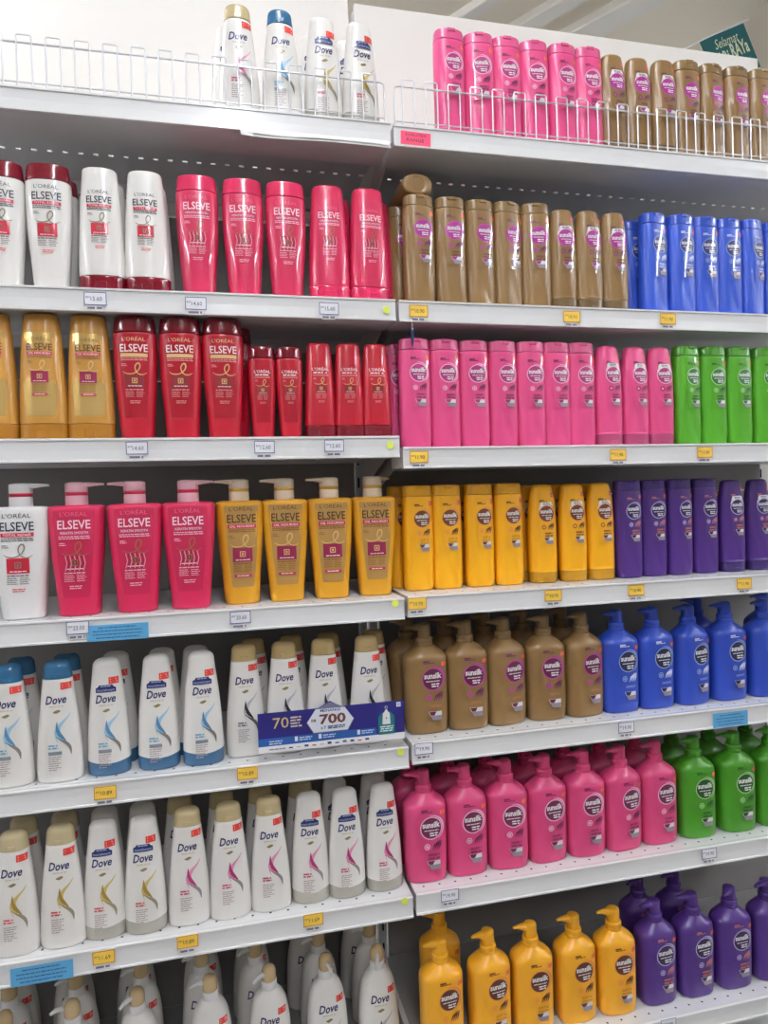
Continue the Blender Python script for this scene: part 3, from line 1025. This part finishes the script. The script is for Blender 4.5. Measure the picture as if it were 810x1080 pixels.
behind(ZL[5], PH_L[5], 'DS', 'gold', 70, .082, .10, 2)
behind(ZL[5], PH_L[5], 'DC', 'gold', 112, .086, .10, 1)
behind(ZL[5], PH_L[5], 'DC', 'gold', 152, .086, .10, 2)
for n, px in ((1, 191), (2, 235), (3, 276)):
    behind(ZL[5], PH_L[5], 'DS', 'pink', px, .088, .10, n)
behind(ZL[5], PH_L[5], 'DS', 'pink', 318, .092, .10, 1, fk=('DC', 'pink'))
behind(ZL[5], PH_L[5], 'DC', 'pink', 354, .092, .10, 2)
behind(ZL[5], PH_L[5], 'DC', 'pink', 394, .094, .10, 3)
row(ZL[6], PH_L[6], [('DP', 'black', .110, [4, 76, 144, 221, 283, 343, 397], {}, {0: 5, 1: 0, 2: 40, 3: 0, 4: 35, 5: 100, 6: 80})], .19)
for n, (px, px2) in enumerate([(9.5, 17), (80, 77), (148, 143), (212, 212), (268.5, 264), (335, 320), (389, 376)], 1):
    d = desc('DP', 'black')
    for Y, q, w, g in ((.185, px, 'middle-row', 'middle'), (.260, px2, 'back-row', 'back')):
        put('DP', 'black', x_at(q, Y, ZL[6] + .19), Y, ZL[6], rnd.uniform(-5, 5), '%s white pump bottle behind the %s front pump bottle on the %s' % (w, ORD[n], PH_L[6]),
            '%s row of white pump bottles on the %s' % (g, PH_L[6]), rnd.uniform(-10, 20))

# the bottle lying on top of the brown row
x = x_at(441.5, .03, ZR[1] + .2)
put('SS', 'brown', x - .004, .020, ZR[1] + .1955 + .0198, 0, 'brown shampoo bottle lying flat on top of the upright brown bottles', None, rot=(R(-90), 0, 0))

# ------------------------------------------------------------------ shelving
XB = x_at(799, DEPTH, 2.5)
GAP = 0.003


def shelf(z, x0, x1, label, bracket_side, top=False):
    r = empty('metal_shelf', ((x0 + x1) / 2, 0, z))
    tag(r, label, 'shelf', 'white metal shelves of the shelving unit')
    hw = (x1 - x0) / 2
    d = MB()
    th = 0.034
    n = int(2 * hw / 0.026)
    pt = 2 * hw / n
    yb = DEPTH - 0.008
    d.box(-hw, hw, 0.002, 0.186, -0.003, 0.0, METAL_WHITE)
    d.box(-hw, hw, 0.192, yb, -0.003, 0.0, METAL_WHITE)
    if z < 0.5:                                       # thin grey layer over the lowest deck behind its front strip
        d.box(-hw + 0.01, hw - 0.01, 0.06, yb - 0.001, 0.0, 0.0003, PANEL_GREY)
    for i in range(n + 1):                            # bridges between the punched slots
        c = -hw + i * pt
        d.box(max(-hw, c - pt / 2 + 0.0042), min(hw, c + pt / 2 - 0.0042), 0.186, 0.192, -0.003, 0.0, METAL_WHITE)
    d.box(-hw, hw, 0.003, 0.082, -th, -0.003, METAL_WHITE)
    d.box(-hw, hw, yb - 0.015, yb, -0.028, -0.003, METAL_WHITE)
    n = int(2 * hw / 0.03)
    for i in range(n):                                # punched holes along the front
        xx = -hw + 0.02 + i * 0.03
        for yy in (0.016,):
            d.add([(xx + 0.0022 * math.cos(t), yy + 0.0022 * math.sin(t), 0.0002) for t in [math.pi / 4 * q for q in range(8)]], [tuple(range(8))], HOLE)
    d.build('deck', r)
    f = MB()                                          # price rail: shallow channel with rolled edges
    prof = [(0.003, 0.0), (-0.0035, 0.0005), (-0.0065, -0.0008), (-0.0065, -0.0035), (-0.0045, -0.0045), (-0.0040, -RH / 2), (-0.0045, -RH + 0.0042), (-0.0068, -RH + 0.0034), (-0.0068, -RH + 0.0006), (-0.004, -RH), (0.003, -RH)]
    f.loft([[(xx, y, zz) for y, zz in prof] for xx in (-hw, hw)], METAL_RAIL, smooth=False)
    f.build('price_rail', r)
    for s in (-1, 1):
        b = MB()
        xx = s * (hw - 0.006)
        vs = []
        for dx in (-0.0012, 0.0012):
            vs += [(xx + dx, 0.083, -0.004), (xx + dx, 0.083, -0.034), (xx + dx, DEPTH - 0.026, -0.085), (xx + dx, DEPTH - 0.026, -0.004)]
        b.add(vs, [(0, 1, 2, 3), (7, 6, 5, 4), (0, 4, 5, 1), (1, 5, 6, 2), (2, 6, 7, 3), (3, 7, 4, 0)], METAL_SIDE)
        b.build('bracket', r)
    return r


for i, z in enumerate(ZL):
    shelf(z, -XB, -GAP, 'white %s with price rail along its front edge' % PH_L[i].replace('shelf', 'metal shelf'), 1)
for i, z in enumerate(ZR):
    shelf(z, GAP, XB, 'white %s with price rail along its front edge' % PH_R[i].replace('shelf', 'metal shelf'), -1)


def frame(x0, x1, label, topz):
    r = empty('shelving_frame', ((x0 + x1) / 2, DEPTH, 0))
    tag(r, label, 'shelving', 'shelving frames standing side by side')
    hw = (x1 - x0) / 2
    z0s = 1.945
    p = MB()
    seams = [0.16, 0.56, 0.88, 1.14, 1.40, 1.66, 2.00]
    for a, b in zip(seams, seams[1:]):
        p.box(-hw + 0.021, hw - 0.021, -0.004, 0.004, a + 0.0012, b - 0.0012, PANEL_GREY, 0.001)
    p.build('back_panel', r)
    t = MB()
    t.box(-hw + 0.004, hw - 0.004, -0.006, 0.006, 2.003, topz, PANEL_WHITE, 0.002)
    t.build('top_back_panel', r)
    for s in (-1, 1):
        u = MB()
        xx = s * (hw - 0.0105)
        u.box(xx - 0.009, xx + 0.009, 0.0065, 0.035, 0.0, topz - 0.01, METAL_WHITE, 0.001)
        for k in range(int(topz / 0.05)):
            u.box(xx - 0.002, xx + 0.002, 0.0058, 0.0064, 0.03 + k * 0.05, 0.052 + k * 0.05, HOLE)
        u.build('upright', r)
    b = MB()
    b.box(-hw, hw, -DEPTH + 0.03, -0.006, 0.0, 0.14, METAL_WHITE, 0.004)
    b.build('base_plinth', r)
    return r


zt = hit_y(600, 36, DEPTH).z
frame(-XB, -0.002, 'left bay of white gondola shelving with grey back panels', zt + 0.012)
frame(0.002, XB, 'right bay of white gondola shelving with grey back panels', zt)

# wire fences on the two top shelves
P0 = 0.0421


def fence(x0, x1, first, z, label):
    r = empty('wire_fence', (x0, 0, z))
    tag(r, label, 'fence', 'wire fences along the top shelf')
    w = MB()
    y = 0.006
    rr = 0.0013
    w.tube([(0.003, y, 0.004), (0.003, y, 0.066), (0.0045, y, 0.071), (0.009, y, 0.073), (x1 - x0 - 0.009, y, 0.073), (x1 - x0 - 0.0045, y, 0.071), (x1 - x0 - 0.003, y, 0.066), (x1 - x0 - 0.003, y, 0.004)], 0.0017, CHROME)
    w.tube([(0.003, y, 0.0042), (x1 - x0 - 0.003, y, 0.0042)], 0.0016, CHROME)
    w.tube([(0.003, y + 0.0005, 0.0125), (x1 - x0 - 0.003, y + 0.0005, 0.0125)], 0.0013, CHROME)
    w.build('wire_rail', r)
    x = first - x0
    while x < 0.006:
        x += P0
    while x + 0.022 < x1 - x0 - 0.005:
        l = MB()
        l.tube([(x, y - 0.002, 0.003), (x, y - 0.002, 0.082), (x + 0.0015, y - 0.002, 0.0845), (x + 0.0205, y - 0.002, 0.0845), (x + 0.022, y - 0.002, 0.082), (x + 0.022, y - 0.002, 0.003)], rr, CHROME)
        l.build('wire_loop', r)
        x += P0
    return r


fence(-XB + 0.004, -0.006, -0.5954 - P0 * 8, ZL[0], 'chrome wire fence along the top left shelf')
fence(0.006, XB - 0.004, 0.023, ZR[0], 'chrome wire fence along the top right shelf')

# ------------------------------------------------------------------ tags, notes and stickers on the rails
FRONT = -0.0068


def flat(name, px, py, w, h, art_fn, label, cat, group=None, thick=0.0006, y=FRONT, tilt=0.0):
    c = hit_y(px, py, y)
    o = MB()
    a = Art(lambda x, z: -thick / 2, None, 0.0001)
    art_fn(a, o, w, h, thick)
    o.add(a.v, [], PAPER)
    off = len(o.v) - len(a.v)
    for f, m, sm in zip(a.f, a.m, a.sm):
        o.f.append([off + i for i in f])
        o.m.append(o.mi(a.mats[m]))
        o.sm.append(sm)
    ob = o.build(name)
    ob.location = c
    ob.rotation_euler.y = tilt
    tag(ob, label, cat, group)
    return ob


def price_art(paper, border, text, num):
    def fn(a, o, w, h, th):
        o.box(-w / 2, w / 2, -th / 2, th / 2, -h / 2, h / 2, mat('paper_%02x%02x%02x' % paper, paper, 0.6))
        a.lay = 0
        b = 0.0011
        for q in ((-w / 2, w / 2, h / 2 - b, h / 2), (-w / 2, w / 2, -h / 2, -h / 2 + b), (-w / 2, -w / 2 + b, -h / 2, h / 2), (w / 2 - b, w / 2, -h / 2, h / 2)):
            a.rect(*q, ink(border), 1, 1)
            a.lay = 0
        a.text('RM', -w * 0.33, h * 0.02, ink(text), height=h * 0.15)
        a.text(num, w * 0.05, -h * 0.17, ink(text), width=w * 0.5, height=h * 0.32)
        # stock code printed under the tag
        o.box(-w * 0.38, w * 0.30, -th / 2, th / 2, -h / 2 - 0.0082, -h / 2 - 0.0012, mat('paper_code_strip', (234, 233, 231), 0.6))
        a.lay = 1
        a.lines(-w * 0.36, w * 0.28, -h / 2 - 0.0045, 1, 1, 0.0036, ink((124, 120, 138)), 0, 'L', int(num.replace('.', '')))
    return fn


WT = ((240, 240, 244), (86, 84, 150), (80, 80, 110))
YT = ((253, 210, 84), (206, 130, 40), (96, 78, 30))


def ptag(px, py, st, num, where):
    w, h = (0.0335, 0.0205)
    n = 'white price tag' if st is WT else 'yellow price tag'
    flat('price_tag', px, py, w, h, price_art(*st, num), '%s %s' % (n, where), 'price tag', 'price tags on the shelf rails')


ptag(100.5, 315, WT, '15.60', 'on the second left-bay rail below the white bottles')
ptag(206.5, 320, WT, '14.60', 'on the second left-bay rail below the first pink bottle')
ptag(347, 325.5, WT, '15.60', 'on the second left-bay rail below the pink bottles')
ptag(144.5, 472.5, WT, '14.60', 'on the third left-bay rail below the red bottles')
ptag(279, 471.5, WT, '12.60', 'on the third left-bay rail below small red shampoo')
ptag(352.5, 470, WT, '12.60', 'on the third left-bay rail below small red conditioner')
ptag(82, 662, WT, '23.00', 'on the fourth left-bay rail by the blue notice')
ptag(253.5, 651, WT, '20.60', 'on the fourth left-bay rail below gold pumps')
ptag(111, 836, YT, '10.89', 'on the fifth left-bay rail below the blue-based bottle')
ptag(261, 815.5, YT, '10.89', 'on the fifth left-bay rail beside the promotion card')
ptag(109.5, 1009.5, YT, '11.69', 'on the sixth left-bay rail beside the blue notice')
ptag(198, 993, YT, '10.89', 'on the sixth left-bay rail, middle of three')
ptag(330.5, 970, YT, '11.69', 'on the sixth left-bay rail nearest the bay joint')
ptag(441.5, 328, YT, '10.90', 'on the second right-bay rail nearest the bay joint')
ptag(603, 334, YT, '10.90', 'on the second right-bay rail, middle of three')
ptag(704.5, 336.5, YT, '11.90', 'on the second right-bay rail below the blue bottles')
ptag(442, 482, YT, '11.90', 'on the third right-bay rail nearest the bay joint')
ptag(652, 479.5, YT, '11.90', 'on the third right-bay rail below pink conditioner')
ptag(743.5, 477, YT, '11.90', 'on the third right-bay rail below the green bottles')
ptag(440, 636.5, YT, '10.90', 'on the fourth right-bay rail nearest the bay joint')
ptag(583.5, 628, YT, '10.90', 'on the fourth right-bay rail below yellow conditioner')
ptag(671, 622.5, YT, '10.90', 'on the fourth right-bay rail below purple shampoo')
ptag(785, 615.5, YT, '11.90', 'on the fourth right-bay rail below purple conditioner')
ptag(447, 789.5, WT, '19.90', 'on the fifth right-bay rail nearest the bay joint')
ptag(660.5, 767, WT, '19.90', 'on the fifth right-bay rail below the blue pumps')
ptag(474.5, 944, WT, '19.90', 'on the sixth right-bay rail below the pink pumps')
ptag(748, 900, WT, '19.90', 'on the sixth right-bay rail below the green pumps')
ptag(705, 1080, WT, '19.90', 'on the lowest right-bay rail below purple pumps')


def notice_art(rgb):
    def fn(a, o, w, h, th):
        o.box(-w / 2, w / 2, -th / 2, th / 2, -h / 2, h / 2, mat('blue_notice_paper', rgb, 0.6))
        for k in range(4):
            a.lay = 0
            a.lines(-w * 0.44, w * 0.42, h * (0.32 - 0.21 * k), 1, 1, h * 0.06, ink((46, 86, 130)), 0.3, 'C', k + 2)
    return fn


flat('notice_slip', 124.5, 666.5, 0.0925, 0.0255, notice_art((92, 168, 214)), 'blue printed notice slip on the rail below the pink pumps', 'notice', 'blue notice slips on the rails')
flat('notice_slip', 44.5, 1026.5, 0.0905, 0.0290, notice_art((84, 160, 206)), 'blue printed notice slip on the lowest left rail, beside yellow tag', 'notice', 'blue notice slips on the rails')
flat('notice_slip', 770.5, 758.5, 0.079, 0.0285, notice_art((84, 160, 206)), 'blue printed notice slip on the rail above green pumps', 'notice', 'blue notice slips on the rails')


def dot_art(a, o, w, h, th):
    n = 20
    o.loft([[(w / 2 * math.cos(2 * math.pi * k / n), y, h / 2 * math.sin(2 * math.pi * k / n)) for k in range(n)] for y in (th / 2, -th / 2)], mat('lime_sticker', (228, 240, 96), 0.6), smooth=False)


for px, py, wh in ((407.6, 326.8, 'second'), (411.6, 469.5, 'third'), (416.8, 636.5, 'fourth'), (422.5, 793, 'fifth'), (427, 950.5, 'sixth')):
    flat('dot_sticker', px, py, 0.0125, 0.0125, dot_art, 'round lime green sticker at the end of the %s left-bay rail' % wh, 'sticker', 'lime dot stickers at the rail ends', y=FRONT - 0.0001)


def pink_art(a, o, w, h, th):
    o.box(-w / 2, w / 2, -th / 2, th / 2, -h / 2, h / 2, mat('neon_pink_paper', (255, 84, 122), 0.6))
    a.text('SUALITEX', 0, h * 0.16, ink((60, 20, 40)), width=w * 0.72, height=h * 0.2, shear=0.15)
    a.text('RANGE', -0.001, -h * 0.26, ink((60, 20, 40)), width=w * 0.6, height=h * 0.26, shear=0.15)


flat('paper_note', 438.5, 146.3, 0.054, 0.023, pink_art, 'neon pink handwritten note stuck at the start of the top right rail', 'note', tilt=R(1.5))

# paper tucked under the top left rail
pa, pb = hit_y(253, 140, -0.008), hit_y(411, 157, -0.008)
o = MB()
for k, (dx0, dx1, sl, yy) in enumerate(((0.0, 0.0, 0.013, -0.0062), (0.02, -0.004, 0.009, -0.0072))):
    top = ZL[0] - RH + 0.004
    n = 10
    A, B = [], []
    for i in range(n + 1):
        x = pa.x + dx0 + (pb.x + dx1 - pa.x - dx0) * i / n
        zz = top
        A.append((x, yy, zz))
        B.append((x + 0.002, yy - 0.004 + 0.001 * math.sin(i * 1.1), zz - sl - 0.0015 * math.sin(i * 0.7)))
    vs = A + B + [(x, y + 0.0005, z) for x, y, z in A + B]
    m = n + 1
    fs = [(i, m + i, m + i + 1, i + 1) for i in range(n)] + [(2 * m + i + 1, 3 * m + i + 1, 3 * m + i, 2 * m + i) for i in range(n)]
    o.add(vs, fs, PAPER)
ob = o.build('paper_strip')
tag(ob, 'white folded paper strip stuck below the top left price rail', 'paper')

# little tag on a thread below the second right rail
a0 = hit_y(434, 343, -0.006)
r = empty('hanging_swing_tag', (a0.x, -0.010, ZR[1] - RH))
tag(r, 'narrow dark blue swing tag hanging in front of the first pink bottle', 'tag')
o = MB()
o.tube([(0, 0.004, 0.002), (0, 0.0, -0.004), (0.0005, 0, -0.016)], 0.0005, PAPER)
o.build('thread', r)
o = MB()
o.add([(-0.0022, -0.0004, -0.012), (0.0026, -0.0004, -0.012), (0.0028, -0.0004, -0.034), (-0.0006, -0.0004, -0.046), (-0.0024, -0.0004, -0.036),
       (-0.0022, 0.0004, -0.012), (0.0026, 0.0004, -0.012), (0.0028, 0.0004, -0.034), (-0.0006, 0.0004, -0.046), (-0.0024, 0.0004, -0.036)],
      [(4, 3, 2, 1, 0), (5, 6, 7, 8, 9)] + [(i, (i + 1) % 5, 5 + (i + 1) % 5, 5 + i) for i in range(5)], mat('navy_card', (34, 44, 96), 0.5))
o.build('tag_card', r)


# promotion card on the fifth left shelf
def promo_art(a, o, w, h, th):
    navy = mat('promo_navy', (44, 40, 120), 0.35)
    pts = [(-w / 2, -h / 2), (w / 2, -h / 2), (w / 2, h / 2), (w * 0.055, h / 2), (-0.004, h / 2 + 0.011), (-0.004 - w * 0.085, h / 2), (-w / 2, h / 2)]
    n = len(pts)
    o.add([(x, -th / 2, z) for x, z in pts] + [(x, th / 2, z) for x, z in pts], [tuple(range(n)), tuple(range(2 * n - 1, n - 1, -1))] + [((i + 1) % n, i, n + i, n + (i + 1) % n) for i in range(n)], navy)
    X = lambda u: -w / 2 + u * w
    Z = lambda v: -h / 2 + v * h
    a.strip([(Z(0), X(0), X(1)), (Z(0.165), X(0), X(1))], ink((244, 244, 246)), 2)
    a.strip([(Z(0.165), X(0), X(0.80)), (Z(0.36), X(0), X(0.80))], ink((34, 92, 170)), 2)
    a.lay = 3
    # eight-pointed white panel
    cx = -0.004
    W_ = ink((228, 232, 242))
    a.strip([(Z(0.37), cx - w * 0.12, cx + w * 0.12), (Z(0.66), cx - w * 0.165, cx + w * 0.165), (Z(1.0), cx - w * 0.085, cx + w * 0.085), (h / 2 + 0.009, cx - 0.0005, cx + 0.0005)], ink((120, 118, 150)), 4)
    a.strip([(Z(0.39), cx - w * 0.115, cx + w * 0.115), (Z(0.66), cx - w * 0.158, cx + w * 0.158), (Z(0.98), cx - w * 0.10, cx + w * 0.10)], W_, 4)
    a.text('MENANGI', cx, Z(0.90), ink((40, 60, 120)), width=w * 0.135, height=h * 0.075, bold=0.02)
    a.text('RM', cx - w * 0.115, Z(0.66), ink((120, 60, 40)), width=w * 0.03, height=h * 0.08, bold=0.02)
    a.text('700', cx + w * 0.015, Z(0.60), ink((112, 60, 44)), width=w * 0.18, height=h * 0.26, bold=0.03)
    a.text('x 7', cx - w * 0.05, Z(0.465), ink((40, 60, 120)), width=w * 0.035, height=h * 0.08, bold=0.03)
    a.lines(cx - w * 0.02, cx + w * 0.1, Z(0.52), 2, h * 0.045, h * 0.03, ink((40, 60, 120)), 0.1)
    # anniversary mark
    a.text('70', X(0.15), Z(0.60), ink((216, 190, 130)), width=w * 0.105, height=h * 0.27)
    a.lines(X(0.215), X(0.29), Z(0.84), 4, h * 0.075, h * 0.04, ink((214, 200, 190)), 0.3)
    a.lines(X(0.07), X(0.16), Z(0.28), 2, h * 0.06, h * 0.03, ink((200, 215, 240)), 0.2)
    for u in (0.24, 0.40, 0.665):
        a.rect(X(u), X(u + 0.02), Z(0.23), Z(0.35), ink((225, 235, 250)), 1, 1)
        a.lines(X(u + 0.03), X(u + 0.12), Z(0.31), 2, h * 0.055, h * 0.03, ink((190, 215, 245)), 0.3)
    rr = random.Random(4)
    for k in range(11):
        u = 0.2 + k * 0.052
        a.lay = 6
        a.rect(X(u), X(u + 0.026), Z(0.065), Z(0.065 + rr.choice((0.03, 0.05, 0.06))), ink(rr.choice(((190, 60, 70), (50, 60, 120), (40, 50, 90), (200, 200, 205), (90, 120, 150)))), 1, 1)
    a.lines(X(0.07), X(0.18), Z(0.08), 1, 1, h * 0.025, ink((120, 120, 130)), 0)
    # teal voucher with a small bottle-shaped tag
    a.strip([(Z(0.16), X(0.815), X(0.93)), (Z(0.62), X(0.815), X(0.93)), (Z(0.74), X(0.845), X(0.90))], ink((24, 120, 124)), 3)
    a.arc(X(0.872), Z(0.86), w * 0.009, 0, 360, w * 0.004, ink((200, 210, 215)), 12)
    a.strip([(Z(0.42), X(0.843), X(0.90)), (Z(0.70), X(0.847), X(0.896)), (Z(0.76), X(0.862), X(0.882)), (Z(0.80), X(0.865), X(0.879))], ink(WHITE), 3)
    a.disc(X(0.872), Z(0.58), w * 0.005, ink((40, 40, 50)), 8)
    a.lines(X(0.825), X(0.92), Z(0.36), 3, h * 0.055, h * 0.032, ink((220, 240, 240)), 0.15, 'C')
    a.rect(X(0.945), X(0.975), Z(0.85), Z(0.97), ink(WHITE), 1, 1)
    a.arc(X(0.96), Z(0.91), w * 0.007, 0, 360, w * 0.003, ink((60, 60, 130)), 8)


c0, c1 = hit_y(273, 798, -0.0085), hit_y(427, 776, -0.0085)
t0 = hit_y(271.7, 756, -0.0085)
wd = c1.x - c0.x
hh = t0.z - c0.z
cc = Vector(((c0.x + c1.x) / 2, -0.0072, (c0.z + c1.z) / 2 + hh / 2))
o = MB()
a = Art(lambda x, z: -0.0005, None, 0.0001)
promo_art(a, o, wd, hh, 0.001)
off = len(o.v)
o.v += a.v
for f, m, sm in zip(a.f, a.m, a.sm):
    o.f.append([off + i for i in f])
    o.m.append(o.mi(a.mats[m]))
    o.sm.append(sm)
ob = o.build('promotion_card')
ob.location = cc
tag(ob, 'navy cardboard promotion card reading 700, clipped below the black-swirl bottles', 'card')

# ------------------------------------------------------------------ room
CEIL = 3.25


def struct(name, mb, loc=None):
    o = mb.build(name)
    if loc is not None:
        o.location = loc
    o['kind'] = 'structure'
    return o


RX0, RX1, RY0, RY1 = -6.0, 9.0, -7.5, 6.5
m = MB(); m.box(RX0, RX1, RY0, RY1, -0.1, 0.0, mat('polished_floor_tiles', (122, 119, 115), 0.3, 0.2)); struct('floor', m)
CEILM = mat('cream_ceiling_sheet', (246, 236, 218), 0.7, bump=0.05, nscale=4)
m = MB(); m.box(RX0, RX1, RY0, RY1, CEIL, CEIL + 0.1, CEILM); struct('ceiling', m)
WALL = mat('white_wall_paint', (226, 222, 216), 0.7, bump=0.03, nscale=20)
m = MB(); m.box(RX0 - 0.1, RX0, RY0, RY1, -0.1, CEIL, WALL); struct('wall_left', m)
m = MB(); m.box(RX1, RX1 + 0.1, RY0, RY1, -0.1, CEIL, WALL); struct('wall_right', m)
m = MB(); m.box(RX0, RX1, RY1, RY1 + 0.1, -0.1, CEIL, WALL); struct('wall_back', m)
m = MB(); m.box(RX0, RX1, RY0 - 0.1, RY0, -0.1, CEIL, WALL); struct('wall_front', m)

# ceiling battens run slantwise to the shelves
DIRB = Vector((math.sin(R(-32.7)), math.cos(R(-32.7)), 0))
BAT = mat('white_ceiling_batten', (240, 236, 226), 0.5)
for k, (px, py, w, hgt) in enumerate(((568, 14, .07, .03), (634, 19, .11, .035), (500, 6, .05, .03))):
    c = hit_z(px, py, CEIL)
    nrm = Vector((DIRB.y, -DIRB.x, 0))
    m = MB()
    L = 1.6
    m.box(-w / 2, w / 2, -L, L, CEIL - hgt, CEIL + 0.01, BAT, 0.004)
    o = m.build('trim_%d' % (k + 1))
    o.location = (c.x, c.y, 0)
    o.rotation_euler.z = R(32.7)
    o['kind'] = 'structure'

# festive card on its line
s0, s1 = hit_y(700, 61.5, 1.15), hit_y(830, 0.6, 1.15)
TEAL = mat('teal_card', (28, 104, 110), 0.45)
tl, tr = hit_y(736, 44, 1.15), hit_y(784, 24, 1.15)
ang = math.atan2(tr.z - tl.z, tr.x - tl.x)
wd = (tr - tl).length
hd = wd * 0.80
r = empty('hanging_festive_card', (tl + tr) / 2, 0)
tag(r, 'teal festive card reading Selamat Hari Raya strung below the ceiling', 'sign')
o = MB()
o.box(-wd / 2, wd / 2, -0.002, 0.002, -hd, 0, mat('cream_card_edge', (226, 222, 200), 0.5), 0.001)
a = Art(lambda x, z: -0.002, None, 0.0004)
a.rect(-wd * 0.485, wd * 0.485, -hd * 0.985, -hd * 0.01, TEAL, 2, 2)
cr = ink((236, 240, 200))
a.text('Selamat', wd * 0.03, -hd * 0.30, cr, width=wd * 0.52, height=hd * 0.20, shear=0.35)
a.text('HARi', -wd * 0.20, -hd * 0.64, cr, width=wd * 0.36, height=hd * 0.28, bold=0.025, shear=0.1)
a.text('RAYa', wd * 0.22, -hd * 0.58, cr, width=wd * 0.38, height=hd * 0.30, bold=0.025, shear=0.1)
a.stroke([(-wd * 0.4, -hd * 0.78), (-wd * 0.1, -hd * 0.70), (wd * 0.2, -hd * 0.76), (wd * 0.4, -hd * 0.68)], [0.001, 0.006, 0.004, 0.001], ink((70, 160, 150)))
off = len(o.v)
o.v += a.v
for f, mm, sm in zip(a.f, a.m, a.sm):
    o.f.append([off + i for i in f]); o.m.append(o.mi(a.mats[mm])); o.sm.append(sm)
cdo = o.build('card', r)
cdo.rotation_euler.y = -ang
l = MB()
e0 = s0 - (tl + tr) / 2
e1 = s1 - (tl + tr) / 2
k = (CEIL - s1.z) / max(1e-6, (s1 - s0).normalized().z)
l.tube([e0 - (e1 - e0) * 0.5, e1 + (e1 - e0).normalized() * k], 0.004, PAPER)
l.build('line', r)

# ------------------------------------------------------------------ ceiling lamps
TUBE = glow('lit_fluorescent_tube', (242, 246, 255), 40.0)
LAMPBODY = mat('white_lamp_housing', (235, 235, 232), 0.4)
first = None
lamp_r = hit_z(830, 78, CEIL)
spots = [(x, y) for x in (-3.7, -0.2, 3.3, 6.8) for y in (-0.95, -2.15, -3.3)] + [(-2.8, 1.0), (-0.9, 0.8), (-0.6, 3.1), (1.0, 3.2), (2.5, 3.5), (lamp_r.x + 0.15, lamp_r.y), (6.4, 4.2), (-4.5, 3.0)]


def lamp(drop):
    r = empty('ceiling_lamp')
    h = MB()
    h.box(-0.10, 0.10, -0.64, 0.64, -0.06 - drop, -drop, LAMPBODY, 0.006)
    h.build('lamp_housing', r)
    for s in (-1, 1):
        t = MB()
        t.tube([(s * 0.055, -0.6, -0.082 - drop), (s * 0.055, 0.6, -0.082 - drop)], 0.019, TUBE, 14)
        t.build('fluorescent_tube', r)
        if drop:
            t = MB()
            t.tube([(0, s * 0.5, -drop), (0, s * 0.5, 0)], 0.006, LAMPBODY, 8)
            t.build('hanger_rod', r)
    return r


first = {}
for i, (x, y) in enumerate(spots):
    drop = 0.55 if 0 < y < 4 and abs(x) < 3 else 0.0  # unseen lamps behind the bays, added and lowered to brighten the ceiling
    if drop not in first:
        r = first[drop] = lamp(drop)
    else:
        r = copy_tree(first[drop])
    r.location = (x, y, CEIL)
    tag(r, 'unseen twin-tube fluorescent lamp hung on rods to brighten the ceiling over the next aisle' if drop else 'twin-tube fluorescent ceiling lamp above the aisle', 'lamp', 'unseen lamps hung to brighten the ceiling over the next aisle' if drop else 'twin-tube ceiling lamps')

wd_ = bpy.data.worlds.new('world')
SC.world = wd_
wd_.use_nodes = True
wd_.node_tree.nodes['Background'].inputs['Color'].default_value = (0.8, 0.8, 0.82, 1)
wd_.node_tree.nodes['Background'].inputs['Strength'].default_value = 0.3

SC.view_settings.view_transform = 'Standard'
SC.view_settings.look = 'None'
SC.view_settings.gamma = 1.0
SC.view_settings.use_curve_mapping = False
SC.view_settings.exposure = 0.3
